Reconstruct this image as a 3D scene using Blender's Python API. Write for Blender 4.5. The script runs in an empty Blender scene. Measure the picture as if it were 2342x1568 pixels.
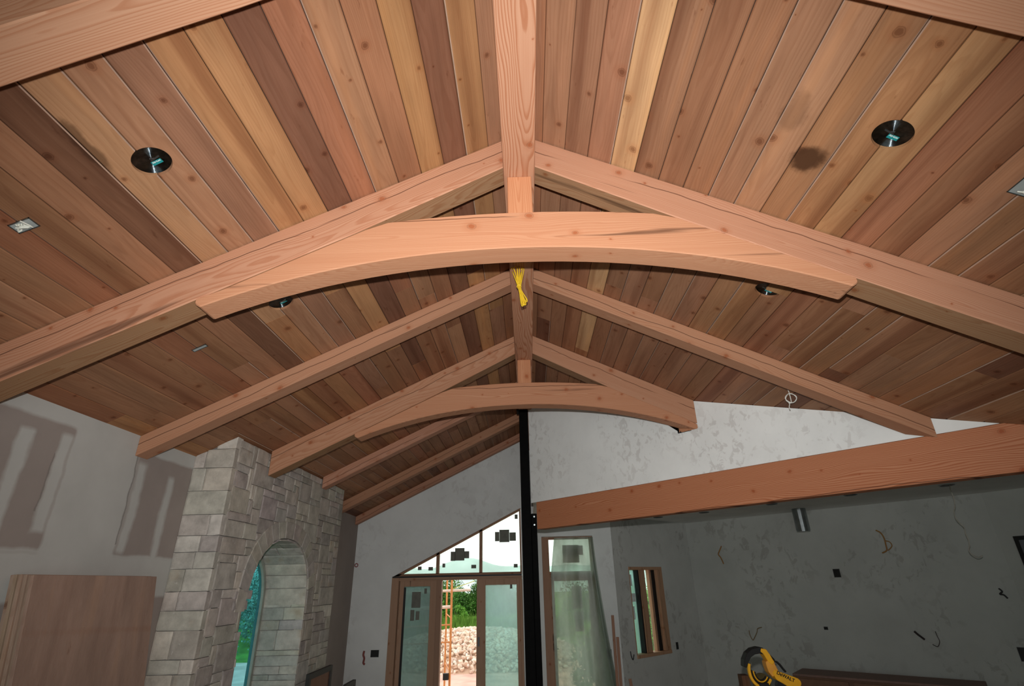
import bpy, bmesh, math, random
from mathutils import Vector, Matrix, noise
random.seed(7)
C = bpy.context.scene.collection
W, H = 2342, 1568
Z0 = 2.30                      # height of the lens above the floor; all z below are relative to the lens
FOC, PITCH, YAW, ROLL = 1201.28, 0.426748, -0.0215875, -0.0213316

# ------------------------------------------------------------------ camera
def cam_rot():
    cy, sy = math.cos(YAW), math.sin(YAW)
    cp, sp = math.cos(PITCH), math.sin(PITCH)
    cr, sr = math.cos(ROLL), math.sin(ROLL)
    Rz = Matrix(((cy, -sy, 0), (sy, cy, 0), (0, 0, 1)))
    B = Matrix(((1, 0, 0), (0, sp, -cp), (0, cp, sp)))
    Rr = Matrix(((cr, -sr, 0), (sr, cr, 0), (0, 0, 1)))
    return Rr @ B @ Rz
M = cam_rot()                  # rows: right, down, forward
cd = bpy.data.cameras.new('camera'); cam = bpy.data.objects.new('camera', cd); C.objects.link(cam)
right, up, back = M[0].copy(), -M[1], -M[2]
mw = Matrix((right, up, back)).transposed().to_4x4(); mw.translation = (0, 0, Z0)
cam.matrix_world = mw
cd.sensor_width = 36.0; cd.lens = FOC / W * 36.0; cd.clip_start = 0.02; cd.clip_end = 500
bpy.context.scene.camera = cam
S = bpy.context.scene
S.view_settings.view_transform = 'Standard'; S.view_settings.look = 'None'
S.view_settings.exposure = 0.0; S.view_settings.gamma = 1.0; S.view_settings.use_curve_mapping = False

# ------------------------------------------------------------------ overcast sky
world = bpy.data.worlds.new('overcast_sky'); S.world = world; world.use_nodes = True
bg = world.node_tree.nodes['Background']
bg.inputs[0].default_value = (1.0, 1.0, 0.955, 1); bg.inputs[1].default_value = 1.75

# ------------------------------------------------------------------ the camera's flash (the only real lamp)
fd = bpy.data.lights.new('flash', 'SPOT'); fl = bpy.data.objects.new('flash', fd); C.objects.link(fl)
fd.energy = 585; fd.spot_size = math.radians(122); fd.spot_blend = 1.0; fd.shadow_soft_size = 0.02
fd.color = (1.0, 0.985, 0.965)
fdir = (M[2] * 1.0 + Vector((0, 0, -0.09))).normalized()
fl.location = Vector((0, 0, Z0)) + up * 0.165 + M[2] * 0.03
fl.rotation_euler = fdir.to_track_quat('-Z', 'Y').to_euler()

# unseen fill light added behind the viewpoint to flatten the flash falloff
ad = bpy.data.lights.new('rear_fill', 'AREA'); al = bpy.data.objects.new('rear_fill', ad); C.objects.link(al)
ad.shape = 'RECTANGLE'; ad.size = 4.2; ad.size_y = 2.1; ad.energy = 55; ad.color = (0.90, 1.0, 0.97)
al.location = (0.2, -2.75, Z0 - 0.75); al.rotation_euler = Vector((0.0, 1.0, 0.12)).to_track_quat('-Z', 'Z').to_euler()

# ------------------------------------------------------------------ pixel rays -> points on planes
def ray(x, y): return M.transposed() @ Vector(((x - W / 2) / FOC, (y - H / 2) / FOC, 1.0))
def onX(x, y, v): r = ray(x, y); return r * (v / r.x)
def onY(x, y, v): r = ray(x, y); return r * (v / r.y)
def onZ(x, y, v): r = ray(x, y); return r * (v / r.z)
def onP(x, y, P, n): r = ray(x, y); return r * (P.dot(n) / r.dot(n))
XR, AP, SL = 0.011, 2.541, 0.486          # ridge x, apex height, roof slope
def roofz(x): return AP - SL * abs(x - XR)
def onRoof(x, y):
    r = ray(x, y); sg = 1 if r.x > 0 else -1
    return r * ((AP + sg * SL * XR) / (r.z + SL * sg * r.x))

# ------------------------------------------------------------------ node helpers / materials
class NT:
    def __init__(s, name):
        s.m = bpy.data.materials.new(name); s.m.use_nodes = True; s.t = s.m.node_tree
        s.b = s.t.nodes['Principled BSDF']; s.out = s.t.nodes['Material Output']
    def n(s, typ, **k):
        nd = s.t.nodes.new(typ)
        for a, v in k.items(): setattr(nd, a, v)
        return nd
    def l(s, a, b): s.t.links.new(a, b)
    def math(s, op, a, b=None, c=None):
        nd = s.n('ShaderNodeMath', operation=op)
        for i, v in enumerate((a, b, c)):
            if v is None: continue
            if isinstance(v, (int, float)): nd.inputs[i].default_value = v
            else: s.l(v, nd.inputs[i])
        return nd.outputs[0]
    def vmath(s, op, a, b=None, scale=None):
        nd = s.n('ShaderNodeVectorMath', operation=op)
        for i, v in enumerate((a, b)):
            if v is None: continue
            if isinstance(v, tuple): nd.inputs[i].default_value = v
            else: s.l(v, nd.inputs[i])
        if scale is not None: nd.inputs['Scale'].default_value = scale
        return nd.outputs[0]
    def noise(s, vec, scale=1.0, detail=3.0, rough=0.5, dist=0.0, col=False):
        nd = s.n('ShaderNodeTexNoise'); s.l(vec, nd.inputs['Vector'])
        nd.inputs['Scale'].default_value = scale; nd.inputs['Detail'].default_value = detail
        nd.inputs['Roughness'].default_value = rough; nd.inputs['Distortion'].default_value = dist
        return nd.outputs['Color' if col else 0]
    def ramp(s, f, stops):
        nd = s.n('ShaderNodeValToRGB'); s.l(f, nd.inputs[0]); e = nd.color_ramp.elements
        while len(e) < len(stops): e.new(0.5)
        for i, (p, c) in enumerate(stops):
            e[i].position = p; e[i].color = (c, c, c, 1) if isinstance(c, (int, float)) else (*c, 1)
        return nd.outputs[0]
    def mix(s, f, a, b, mode='MIX'):
        nd = s.n('ShaderNodeMix', data_type='RGBA', blend_type=mode)
        for i, v in ((0, f), (6, a), (7, b)):
            if isinstance(v, (int, float)): nd.inputs[i].default_value = v
            elif isinstance(v, tuple): nd.inputs[i].default_value = (*v, 1) if len(v) == 3 else v
            else: s.l(v, nd.inputs[i])
        return nd.outputs[2]
    def mapr(s, v, a, b, c=0.0, d=1.0, smooth=False):
        nd = s.n('ShaderNodeMapRange'); nd.interpolation_type = 'SMOOTHSTEP' if smooth else 'LINEAR'
        s.l(v, nd.inputs[0])
        for i, x in enumerate((a, b, c, d)): nd.inputs[i + 1].default_value = x
        return nd.outputs[0]
    def bump(s, h, strength=0.3, dist=0.01):
        nd = s.n('ShaderNodeBump'); s.l(h, nd.inputs['Height']); nd.inputs['Strength'].default_value = strength
        nd.inputs['Distance'].default_value = dist; s.l(nd.outputs[0], s.b.inputs['Normal'])
    def base(s, c):
        if isinstance(c, tuple): s.b.inputs['Base Color'].default_value = (*c, 1)
        else: s.l(c, s.b.inputs['Base Color'])

def plain(name, col, rough=0.6, metal=0.0, spec=0.3, var=0.12, scale=14):
    t = NT(name); o = t.n('ShaderNodeTexCoord').outputs['Object']
    f = t.noise(o, scale, 4); f = t.mapr(f, 0.3, 0.7, 1 - var, 1 + var)
    t.base(t.mix(1.0, col, t.n('ShaderNodeCombineColor').outputs[0], 'MULTIPLY') if False else t.mix(1.0, col, f, 'MULTIPLY'))
    t.b.inputs['Roughness'].default_value = rough; t.b.inputs['Metallic'].default_value = metal
    t.b.inputs['Specular IOR Level'].default_value = spec
    return t.m

def wood(name, kind, mul=None):
    """solid wood figured in the 'g' frame (along, across, across), object colour as the tone of the board"""
    t = NT(name)
    at = t.n('ShaderNodeAttribute', attribute_name='g', attribute_type='GEOMETRY').outputs['Vector']
    oi = t.n('ShaderNodeObjectInfo'); rnd = oi.outputs['Random']; tone = oi.outputs['Color']
    off = t.n('ShaderNodeCombineXYZ')
    for i, k in enumerate((91.0, 37.0, 53.0)): t.l(t.math('MULTIPLY', rnd, k), off.inputs[i])
    g = t.vmath('ADD', at, off.outputs[0])
    sep = t.n('ShaderNodeSeparateXYZ'); t.l(at, sep.inputs[0])
    # growth rings: distance to a pith line that wanders
    d1 = t.noise(t.vmath('MULTIPLY', g, (0.55, 3.0, 3.0)), 1.0, 2, 0.5, 0, True)
    d1 = t.vmath('SCALE', t.vmath('SUBTRACT', d1, (0.5, 0.5, 0.5)), scale=0.20 if kind == 'fir' else 0.14)
    d2 = t.noise(t.vmath('MULTIPLY', g, (2.2, 16.0, 16.0)), 1.0, 2, 0.5, 0, True)
    d2 = t.vmath('SCALE', t.vmath('SUBTRACT', d2, (0.5, 0.5, 0.5)), scale=0.022)
    pc = t.vmath('ADD', t.vmath('ADD', at, d1), d2)
    ps = t.n('ShaderNodeSeparateXYZ'); t.l(pc, ps.inputs[0])
    a = t.math('ADD', ps.outputs[1], t.math('MULTIPLY', t.math('SUBTRACT', rnd, 0.5), 0.16))
    r2 = t.math('FRACT', t.math('MULTIPLY', rnd, 17.3))
    b = t.math('ADD', ps.outputs[2], t.math('MULTIPLY_ADD', r2, 0.12, -0.02 if kind == 'fir' else 0.05))
    r = t.math('SQRT', t.math('ADD', t.math('MULTIPLY', a, a), t.math('MULTIPLY', b, b)))
    ring = t.math('FRACT', t.math('MULTIPLY', r, 105.0 if kind == 'fir' else 120.0))
    late = t.ramp(ring, [(0.0, 0.0), (0.45, 0.12), (0.8, 1.0), (0.93, 0.85), (1.0, 0.0)])
    # fine streaks along the grain
    st = t.noise(t.vmath('MULTIPLY', g, (1.2, 140.0, 140.0)), 1.0, 3, 0.6)
    st2 = t.noise(t.vmath('MULTIPLY', g, (0.35, 20.0, 20.0)), 1.0, 3, 0.55)
    # knots
    vo = t.n('ShaderNodeTexVoronoi'); vo.feature = 'F1'; vo.voronoi_dimensions = '2D'
    kd = t.vmath('ADD', g, t.vmath('SCALE', t.vmath('SUBTRACT', t.noise(t.vmath('MULTIPLY', g, (25.0, 40.0, 40.0)), 1.0, 2, 0.5, 0, True), (0.5, 0.5, 0.5)), scale=0.014))
    ks = t.n('ShaderNodeSeparateXYZ'); t.l(kd, ks.inputs[0]); kc2 = t.n('ShaderNodeCombineXYZ')
    t.l(t.math('MULTIPLY', ks.outputs[0], 0.8), kc2.inputs[0]); t.l(t.math('ADD', ks.outputs[1], ks.outputs[2]) if kind == 'fir' else ks.outputs[1], kc2.inputs[1])
    t.l(kc2.outputs[0], vo.inputs['Vector']); vo.inputs['Scale'].default_value = 3.6 if kind == 'fir' else 3.9
    sc = t.n('ShaderNodeSeparateColor'); t.l(vo.outputs['Color'], sc.inputs[0])
    size = t.math('MULTIPLY_ADD', sc.outputs[0], 0.95, 0.12)
    kn = t.math('DIVIDE', vo.outputs['Distance'], size)
    core = t.mapr(kn, 0.035, 0.065, 1.0, 0.0, True); halo = t.mapr(kn, 0.06, 0.20, 1.0, 0.0, True)
    kring = t.mapr(t.math('ABSOLUTE', t.math('SUBTRACT', kn, 0.066)), 0.0, 0.016, 1.0, 0.0, True)
    if kind == 'fir':
        col = t.mix(t.math('MULTIPLY', late, t.math('MULTIPLY_ADD', oi.outputs['Object Index'], 0.45, t.math('MULTIPLY_ADD', t.math('FRACT', t.math('MULTIPLY', rnd, 7.7)), 0.30, 0.22))), (1, 1, 1), (0.62, 0.36, 0.22))
        col = t.mix(t.mapr(st, 0.35, 0.65, 0, 0.22), col, (0.72, 0.55, 0.45))
        col = t.mix(t.mapr(st2, 0.35, 0.7, 0, 0.35), col, (0.80, 0.66, 0.58))
        # grey-black weather staining and drying checks
        ck = t.noise(t.vmath('MULTIPLY', g, (0.5, 11.0, 11.0)), 1.0, 4, 0.6)
        col = t.mix(t.mapr(ck, 0.645, 0.72, 0, 0.72), col, (0.18, 0.15, 0.14))
        wv = t.noise(t.vmath('MULTIPLY', g, (0.9, 0.01, 0.01)), 1.0, 4, 0.6)
        hgt = t.n('ShaderNodeSeparateXYZ'); t.l(at, hgt.inputs[0])
        cl = t.math('ABSOLUTE', t.math('SUBTRACT', hgt.outputs[2], t.math('MULTIPLY_ADD', wv, 0.11, -0.025)))
        gap = t.noise(t.vmath('MULTIPLY', g, (1.3, 0.02, 0.02)), 1.0, 2)
        chk = t.math('MULTIPLY', t.mapr(cl, 0.0015, 0.0045, 1, 0), t.mapr(gap, 0.36, 0.44, 0, 0.8))
        col = t.mix(chk, col, (0.16, 0.11, 0.09))
        kc = (0.60, 0.32, 0.20)
    else:
        col = t.mix(t.math('MULTIPLY', late, 0.19), (1, 1, 1), (0.50, 0.34, 0.24))
        col = t.mix(t.mapr(st, 0.35, 0.65, 0, 0.20), col, (0.66, 0.52, 0.42))
        bandv = t.noise(t.vmath('MULTIPLY', g, (0.22, 9.0, 9.0)), 1.0, 2, 0.5)
        col = t.mix(t.mapr(bandv, 0.50, 0.70, 0, 0.58 if kind == 'cedar' else 0.14, True), col, (0.46, 0.33, 0.29))
        col = t.mix(t.mapr(bandv, 0.42, 0.28, 0, 0.30, True), col, (1.25, 1.12, 0.92))
        fl_ = t.noise(t.vmath('MULTIPLY', g, (6.0, 26.0, 26.0)), 1.0, 4, 0.65)
        col = t.mix(t.mapr(fl_, 0.66, 0.74, 0, 0.45), col, (0.42, 0.26, 0.19))
        blot = t.noise(t.vmath('MULTIPLY', g, (1.6, 11.0, 11.0)), 1.0, 4, 0.6)
        col = t.mix(1.0, col, t.mapr(blot, 0.3, 0.7, 0.84, 1.10), 'MULTIPLY')
        kc = (0.38, 0.27, 0.22)
    col = t.mix(t.math('MULTIPLY', halo, 0.30), col, (0.75, 0.50, 0.36))
    col = t.mix(t.math('MULTIPLY', core, 0.75), col, kc)
    col = t.mix(t.math('MULTIPLY', kring, 0.42 if kind != 'fir' else 0.30), col, (0.22, 0.13, 0.10))
    if kind == 'cedar':
        wp = t.n('ShaderNodeNewGeometry').outputs['Position']
        wn = t.noise(wp, 9.0, 4, 0.6)
        for (x, y, sx, sy, k) in STAINS:
            s3 = t.n('ShaderNodeSeparateXYZ'); t.l(wp, s3.inputs[0])
            dx = t.math('DIVIDE', t.math('SUBTRACT', s3.outputs[0], x), sx); dy = t.math('DIVIDE', t.math('SUBTRACT', s3.outputs[1], y), sy)
            dd = t.math('SQRT', t.math('ADD', t.math('MULTIPLY', dx, dx), t.math('MULTIPLY', dy, dy)))
            dd = t.math('ADD', dd, t.math('MULTIPLY_ADD', wn, 1.3, -0.65))
            col = t.mix(t.mapr(dd, 0.55, 1.1, k, 0, True), col, (0.20, 0.17, 0.155))
    col = t.mix(1.0, tone, col, 'MULTIPLY')
    if mul: col = t.mix(1.0, col, mul, 'MULTIPLY')
    t.base(col); t.b.inputs['Roughness'].default_value = 0.62; t.b.inputs['Specular IOR Level'].default_value = 0.18
    t.bump(t.math('ADD', t.math('MULTIPLY', st, 0.6), t.math('MULTIPLY', late, 0.5)), 0.25, 0.0015)
    return t.m

_a = onRoof(1845, 365); _b = onRoof(1818, 258); _c = onRoof(195, 335)
STAINS = [(_a.x, _a.y, 0.075, 0.085, 0.95), (_b.x, _b.y, 0.06, 0.12, 0.35), (_c.x, _c.y, 0.03, 0.16, 0.7)]

def plaster(name, base, patch, amount, scale=2.2, fine=16.0):
    t = NT(name); p = t.n('ShaderNodeNewGeometry').outputs['Position']
    reg = t.mapr(t.noise(p, scale * 0.55, 2), 0.44, 0.62, 0, 1, True)
    sq = t.vmath('MULTIPLY', p, (1, 1, 0.75))
    ft = t.noise(sq, fine, 5, 0.62, 0.6)
    patchm = t.math('MULTIPLY', reg, t.mapr(ft, 0.53, 0.60, 0, 1, True))
    cloud = t.mapr(t.noise(p, 1.4, 5, 0.6), 0.3, 0.7, 0.92, 1.08)
    col = t.mix(t.math('MULTIPLY', patchm, amount), base, patch)
    t.base(t.mix(1.0, col, cloud, 'MULTIPLY')); t.b.inputs['Roughness'].default_value = 0.8
    t.b.inputs['Specular IOR Level'].default_value = 0.15
    t.bump(t.noise(p, 60, 4), 0.15, 0.003)
    return t.m

def drywall():
    t = NT('taped_drywall'); p = t.n('ShaderNodeNewGeometry').outputs['Position']
    s = t.n('ShaderNodeSeparateXYZ'); t.l(p, s.inputs[0])
    wob = t.math('MULTIPLY_ADD', t.noise(p, 3.0, 3, 0.6), 0.09, -0.045)
    fine_ = t.math('MULTIPLY_ADD', t.noise(p, 14.0, 3, 0.6), 0.02, -0.01)
    w = t.math('ADD', wob, fine_)
    y = t.math('ADD', s.outputs[1], w); z = t.math('ADD', t.math('SUBTRACT', s.outputs[2], Z0), t.math('MULTIPLY', w, 0.5))
    def box(y0, y1, z0, z1, e=0.012, tilt=0.0):
        yy = t.math('ADD', y, t.math('MULTIPLY', z, tilt)) if tilt else y
        m = t.mapr(yy, y0 - e, y0 + e); m = t.math('MULTIPLY', m, t.mapr(yy, y1 - e, y1 + e, 1, 0))
        m = t.math('MULTIPLY', m, t.mapr(z, z0 - e, z0 + e)); return t.math('MULTIPLY', m, t.mapr(z, z1 - e, z1 + e, 1, 0))
    raw = t.math('MAXIMUM', box(1.2, 3.34, 0.215, 0.985), box(3.97, 9.9, 0.225, 0.975))
    raw = t.math('MAXIMUM', raw, box(-3, 9.9, -2.4, -0.055)); raw = t.math('MAXIMUM', raw, box(5.0, 9.9, -2.4, 3.0))
    mud = t.math('MAXIMUM', box(2.95, 3.045, 0.10, 0.90, 0.015), box(3.985, 4.075, 0.25, 0.90, 0.02))
    mud = t.math('MAXIMUM', mud, box(4.36, 4.44, 0.2, 0.85, 0.02)); mud = t.math('MAXIMUM', mud, box(3.24, 3.33, 0.33, 0.93, 0.015))
    mud = t.math('MAXIMUM', mud, box(-3, 4.9, 0.215, 0.235))
    line = t.math('MAXIMUM', box(3.225, 3.235, 0.45, 0.8, 0.004), box(3.955, 3.968, 0.3, 0.95, 0.004))
    raw = t.math('MULTIPLY', raw, t.math('SUBTRACT', 1.0, mud))
    col = t.mix(raw, (0.50, 0.50, 0.475), (0.33, 0.285, 0.26)); col = t.mix(t.math('MULTIPLY', line, 0.7), col, (0.2, 0.18, 0.165))
    cloud = t.mapr(t.noise(p, 2.5, 4, 0.6), 0.3, 0.7, 0.94, 1.06)
    t.base(t.mix(1.0, col, cloud, 'MULTIPLY')); t.b.inputs['Roughness'].default_value = 0.85
    t.b.inputs['Specular IOR Level'].default_value = 0.12
    t.bump(t.noise(p, 40, 3), 0.1, 0.003)
    return t.m

def stone_mat(name, sc=7.0):
    t = NT(name); o = t.n('ShaderNodeNewGeometry').outputs['Position']; oi = t.n('ShaderNodeObjectInfo')
    off = t.vmath('SCALE', oi.outputs['Color'], scale=7.0); p = t.vmath('ADD', o, off)
    a = t.noise(p, sc, 6, 0.65); b = t.noise(p, sc * 5, 5, 0.6)
    rust = t.mapr(t.noise(t.vmath('ADD', p, (9, 3, 1)), 2.3, 3, 0.6), 0.60, 0.72, 0, 0.5, True)
    c = t.mix(1.0, oi.outputs['Color'], t.mapr(a, 0.3, 0.7, 0.72, 1.25), 'MULTIPLY')
    c = t.mix(t.mapr(b, 0.62, 0.7, 0, 0.5), c, (0.62, 0.60, 0.56)); c = t.mix(rust, c, (0.42, 0.30, 0.19))
    t.base(c); t.b.inputs['Roughness'].default_value = 0.9; t.b.inputs['Specular IOR Level'].default_value = 0.1
    t.bump(t.math('ADD', a, t.math('MULTIPLY', b, 0.35)), 0.55, 0.008)
    return t.m

def glassy(name, tint, haze, hcol, rough=0.02):
    """thin pane: tinted see-through, part of it clouded by dust or protective film"""
    t = NT(name); tr = t.n('ShaderNodeBsdfTransparent'); tr.inputs[0].default_value = (*tint, 1)
    di = t.n('ShaderNodeBsdfTranslucent'); di.inputs[0].default_value = (*hcol, 1)
    d2 = t.n('ShaderNodeBsdfDiffuse'); d2.inputs[0].default_value = (*hcol, 1)
    gl = t.n('ShaderNodeBsdfGlossy'); gl.inputs['Roughness'].default_value = rough
    p = t.n('ShaderNodeNewGeometry').outputs['Position']
    hz = t.mapr(t.noise(t.vmath('MULTIPLY', p, (1.0, 1.0, 0.45)), 4.0, 4, 0.6), 0.3, 0.7, haze * 0.75, min(1.0, haze * 1.25))
    m0 = t.n('ShaderNodeMixShader'); m0.inputs[0].default_value = 0.25; t.l(di.outputs[0], m0.inputs[1]); t.l(d2.outputs[0], m0.inputs[2])
    m1 = t.n('ShaderNodeMixShader'); t.l(hz, m1.inputs[0]); t.l(tr.outputs[0], m1.inputs[1]); t.l(m0.outputs[0], m1.inputs[2])
    m2 = t.n('ShaderNodeMixShader'); m2.inputs[0].default_value = 0.05; t.l(m1.outputs[0], m2.inputs[1]); t.l(gl.outputs[0], m2.inputs[2])
    t.l(m2.outputs[0], t.out.inputs[0]); return t.m

def objcol(name, rough=0.6, metal=0.0, spec=0.3):
    t = NT(name); t.base(t.mix(1.0, t.n('ShaderNodeObjectInfo').outputs['Color'], t.mapr(t.noise(t.n('ShaderNodeTexCoord').outputs['Object'], 20, 3), 0.3, 0.7, 0.9, 1.1), 'MULTIPLY'))
    t.b.inputs['Roughness'].default_value = rough; t.b.inputs['Metallic'].default_value = metal; t.b.inputs['Specular IOR Level'].default_value = spec
    return t.m

def can_metal():
    """spun sheet metal: fine concentric turning marks tilt the normal along the radius"""
    t = NT('brushed_can_metal'); tc = t.n('ShaderNodeTexCoord').outputs['Object']
    t.base(t.mix(t.mapr(t.noise(tc, 45, 4, 0.7), 0.35, 0.7), (0.055, 0.075, 0.09), (0.16, 0.18, 0.19)))
    t.b.inputs['Metallic'].default_value = 1.0; t.b.inputs['Roughness'].default_value = 0.16
    sp = t.n('ShaderNodeSeparateXYZ'); t.l(tc, sp.inputs[0]); cb = t.n('ShaderNodeCombineXYZ')
    t.l(sp.outputs[0], cb.inputs[0]); t.l(sp.outputs[1], cb.inputs[1]); rad = t.vmath('NORMALIZE', cb.outputs[0])
    wn = t.n('ShaderNodeTexWhiteNoise'); t.l(t.vmath('SCALE', tc, scale=9000.0), wn.inputs['Vector'])
    k = t.math('MULTIPLY_ADD', wn.outputs['Value'], 3.0, -1.5)
    sc = t.n('ShaderNodeVectorMath', operation='SCALE'); t.l(rad, sc.inputs[0]); t.l(k, sc.inputs['Scale'])
    v = t.vmath('ADD', sc.outputs[0], (0.0, 0.0, -1.0))
    vt = t.n('ShaderNodeVectorTransform', vector_type='VECTOR', convert_from='OBJECT', convert_to='WORLD'); t.l(v, vt.inputs[0])
    t.l(t.vmath('NORMALIZE', vt.outputs[0]), t.b.inputs['Normal'])
    return t.m

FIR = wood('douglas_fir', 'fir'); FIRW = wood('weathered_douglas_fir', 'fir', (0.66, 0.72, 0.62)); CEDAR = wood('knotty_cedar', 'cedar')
M_SHEATH = plain('roof_sheathing', (0.035, 0.022, 0.016), 0.9)
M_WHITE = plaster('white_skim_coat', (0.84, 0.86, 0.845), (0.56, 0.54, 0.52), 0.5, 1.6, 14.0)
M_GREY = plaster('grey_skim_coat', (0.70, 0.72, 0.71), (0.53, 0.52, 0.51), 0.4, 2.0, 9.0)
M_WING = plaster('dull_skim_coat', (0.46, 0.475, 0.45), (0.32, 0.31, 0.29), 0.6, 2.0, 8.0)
M_WINGL = plaster('brightened_wing_skim_coat', (0.57, 0.58, 0.555), (0.38, 0.37, 0.35), 0.6, 2.0, 8.0)  # same plaster as the other wing walls, lightened to offset grazing light
M_WCEIL = plaster('white_wing_ceiling', (0.80, 0.80, 0.78), (0.70, 0.69, 0.67), 0.3, 2.0, 8.0)
M_DRY = drywall()
M_STONE = stone_mat('limestone_face'); M_MORTAR = plain('recessed_mortar', (0.20, 0.19, 0.175), 0.95, 0, 0.1)
M_STEEL = plain('black_primed_steel', (0.003, 0.003, 0.003), 0.6, 0.0, 0.04, 0.3)
M_GALV = plain('galvanised_metal', (0.32, 0.35, 0.36), 0.28, 0.95)
M_CAN = can_metal(); M_BLACK = plain('black_plastic', (0.012, 0.012, 0.012), 0.5)
M_TEAL = plain('teal_sticker', (0.02, 0.26, 0.27), 0.5); M_INK = plain('white_print', (0.75, 0.85, 0.83), 0.5)
M_INKB = plain('black_print', (0.01, 0.01, 0.01), 0.5)
M_OBJ = objcol('coloured_surface'); M_PAPER = plain('grey_sticker_paper', (0.16, 0.165, 0.14), 0.7)
M_CLEAR = glassy('window_glass', (0.93, 0.99, 0.96), 0.05, (0.6, 0.8, 0.75))
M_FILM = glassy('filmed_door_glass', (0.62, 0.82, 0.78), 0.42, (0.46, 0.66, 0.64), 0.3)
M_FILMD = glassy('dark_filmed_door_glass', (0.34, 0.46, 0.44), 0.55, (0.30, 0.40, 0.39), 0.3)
M_CYAN = glassy('cyan_filmed_glass', (0.42, 0.80, 0.90), 0.03, (0.30, 0.62, 0.68), 0.2)
M_SHEET = glassy('milky_plastic_sheet', (0.50, 0.58, 0.50), 0.70, (0.34, 0.40, 0.34), 0.45)
M_DIRT = plain('red_dirt', (0.74, 0.46, 0.38), 0.95, 0, 0.1, 0.25, 1.2)
M_CONC = M_DIRT
M_GRASS = plain('meadow_grass', (0.13, 0.26, 0.04), 0.9, 0, 0.1, 0.4, 3)
M_LEAF = plain('green_leaf', (0.052, 0.15, 0.022), 0.7, 0, 0.2, 0.7, 1.3); M_LEAF2 = plain('bright_leaf', (0.12, 0.30, 0.04), 0.7, 0, 0.2, 0.5, 2)
M_BARK = plain('tree_bark', (0.07, 0.05, 0.035), 0.95)
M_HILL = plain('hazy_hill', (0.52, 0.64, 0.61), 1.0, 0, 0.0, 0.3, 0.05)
def rock_mat():
    t = NT('rubble_rock'); r = t.n('ShaderNodeNewGeometry').outputs['Random Per Island']
    c = t.ramp(r, [(0.0, (0.86, 0.74, 0.62)), (0.3, (0.62, 0.42, 0.30)), (0.5, (0.92, 0.86, 0.76)), (0.72, (0.52, 0.30, 0.21)), (0.85, (0.80, 0.66, 0.52))])
    t.base(c); t.b.inputs['Roughness'].default_value = 0.95; return t.m
M_ROCK = rock_mat()
M_YEL = plain('yellow_tool_plastic', (0.80, 0.40, 0.02), 0.45); M_FLOOR = plain('dusty_subfloor', (0.36, 0.32, 0.27), 0.9)
M_ORANGE = plain('orange_scaffold_paint', (0.62, 0.25, 0.08), 0.5)

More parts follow.
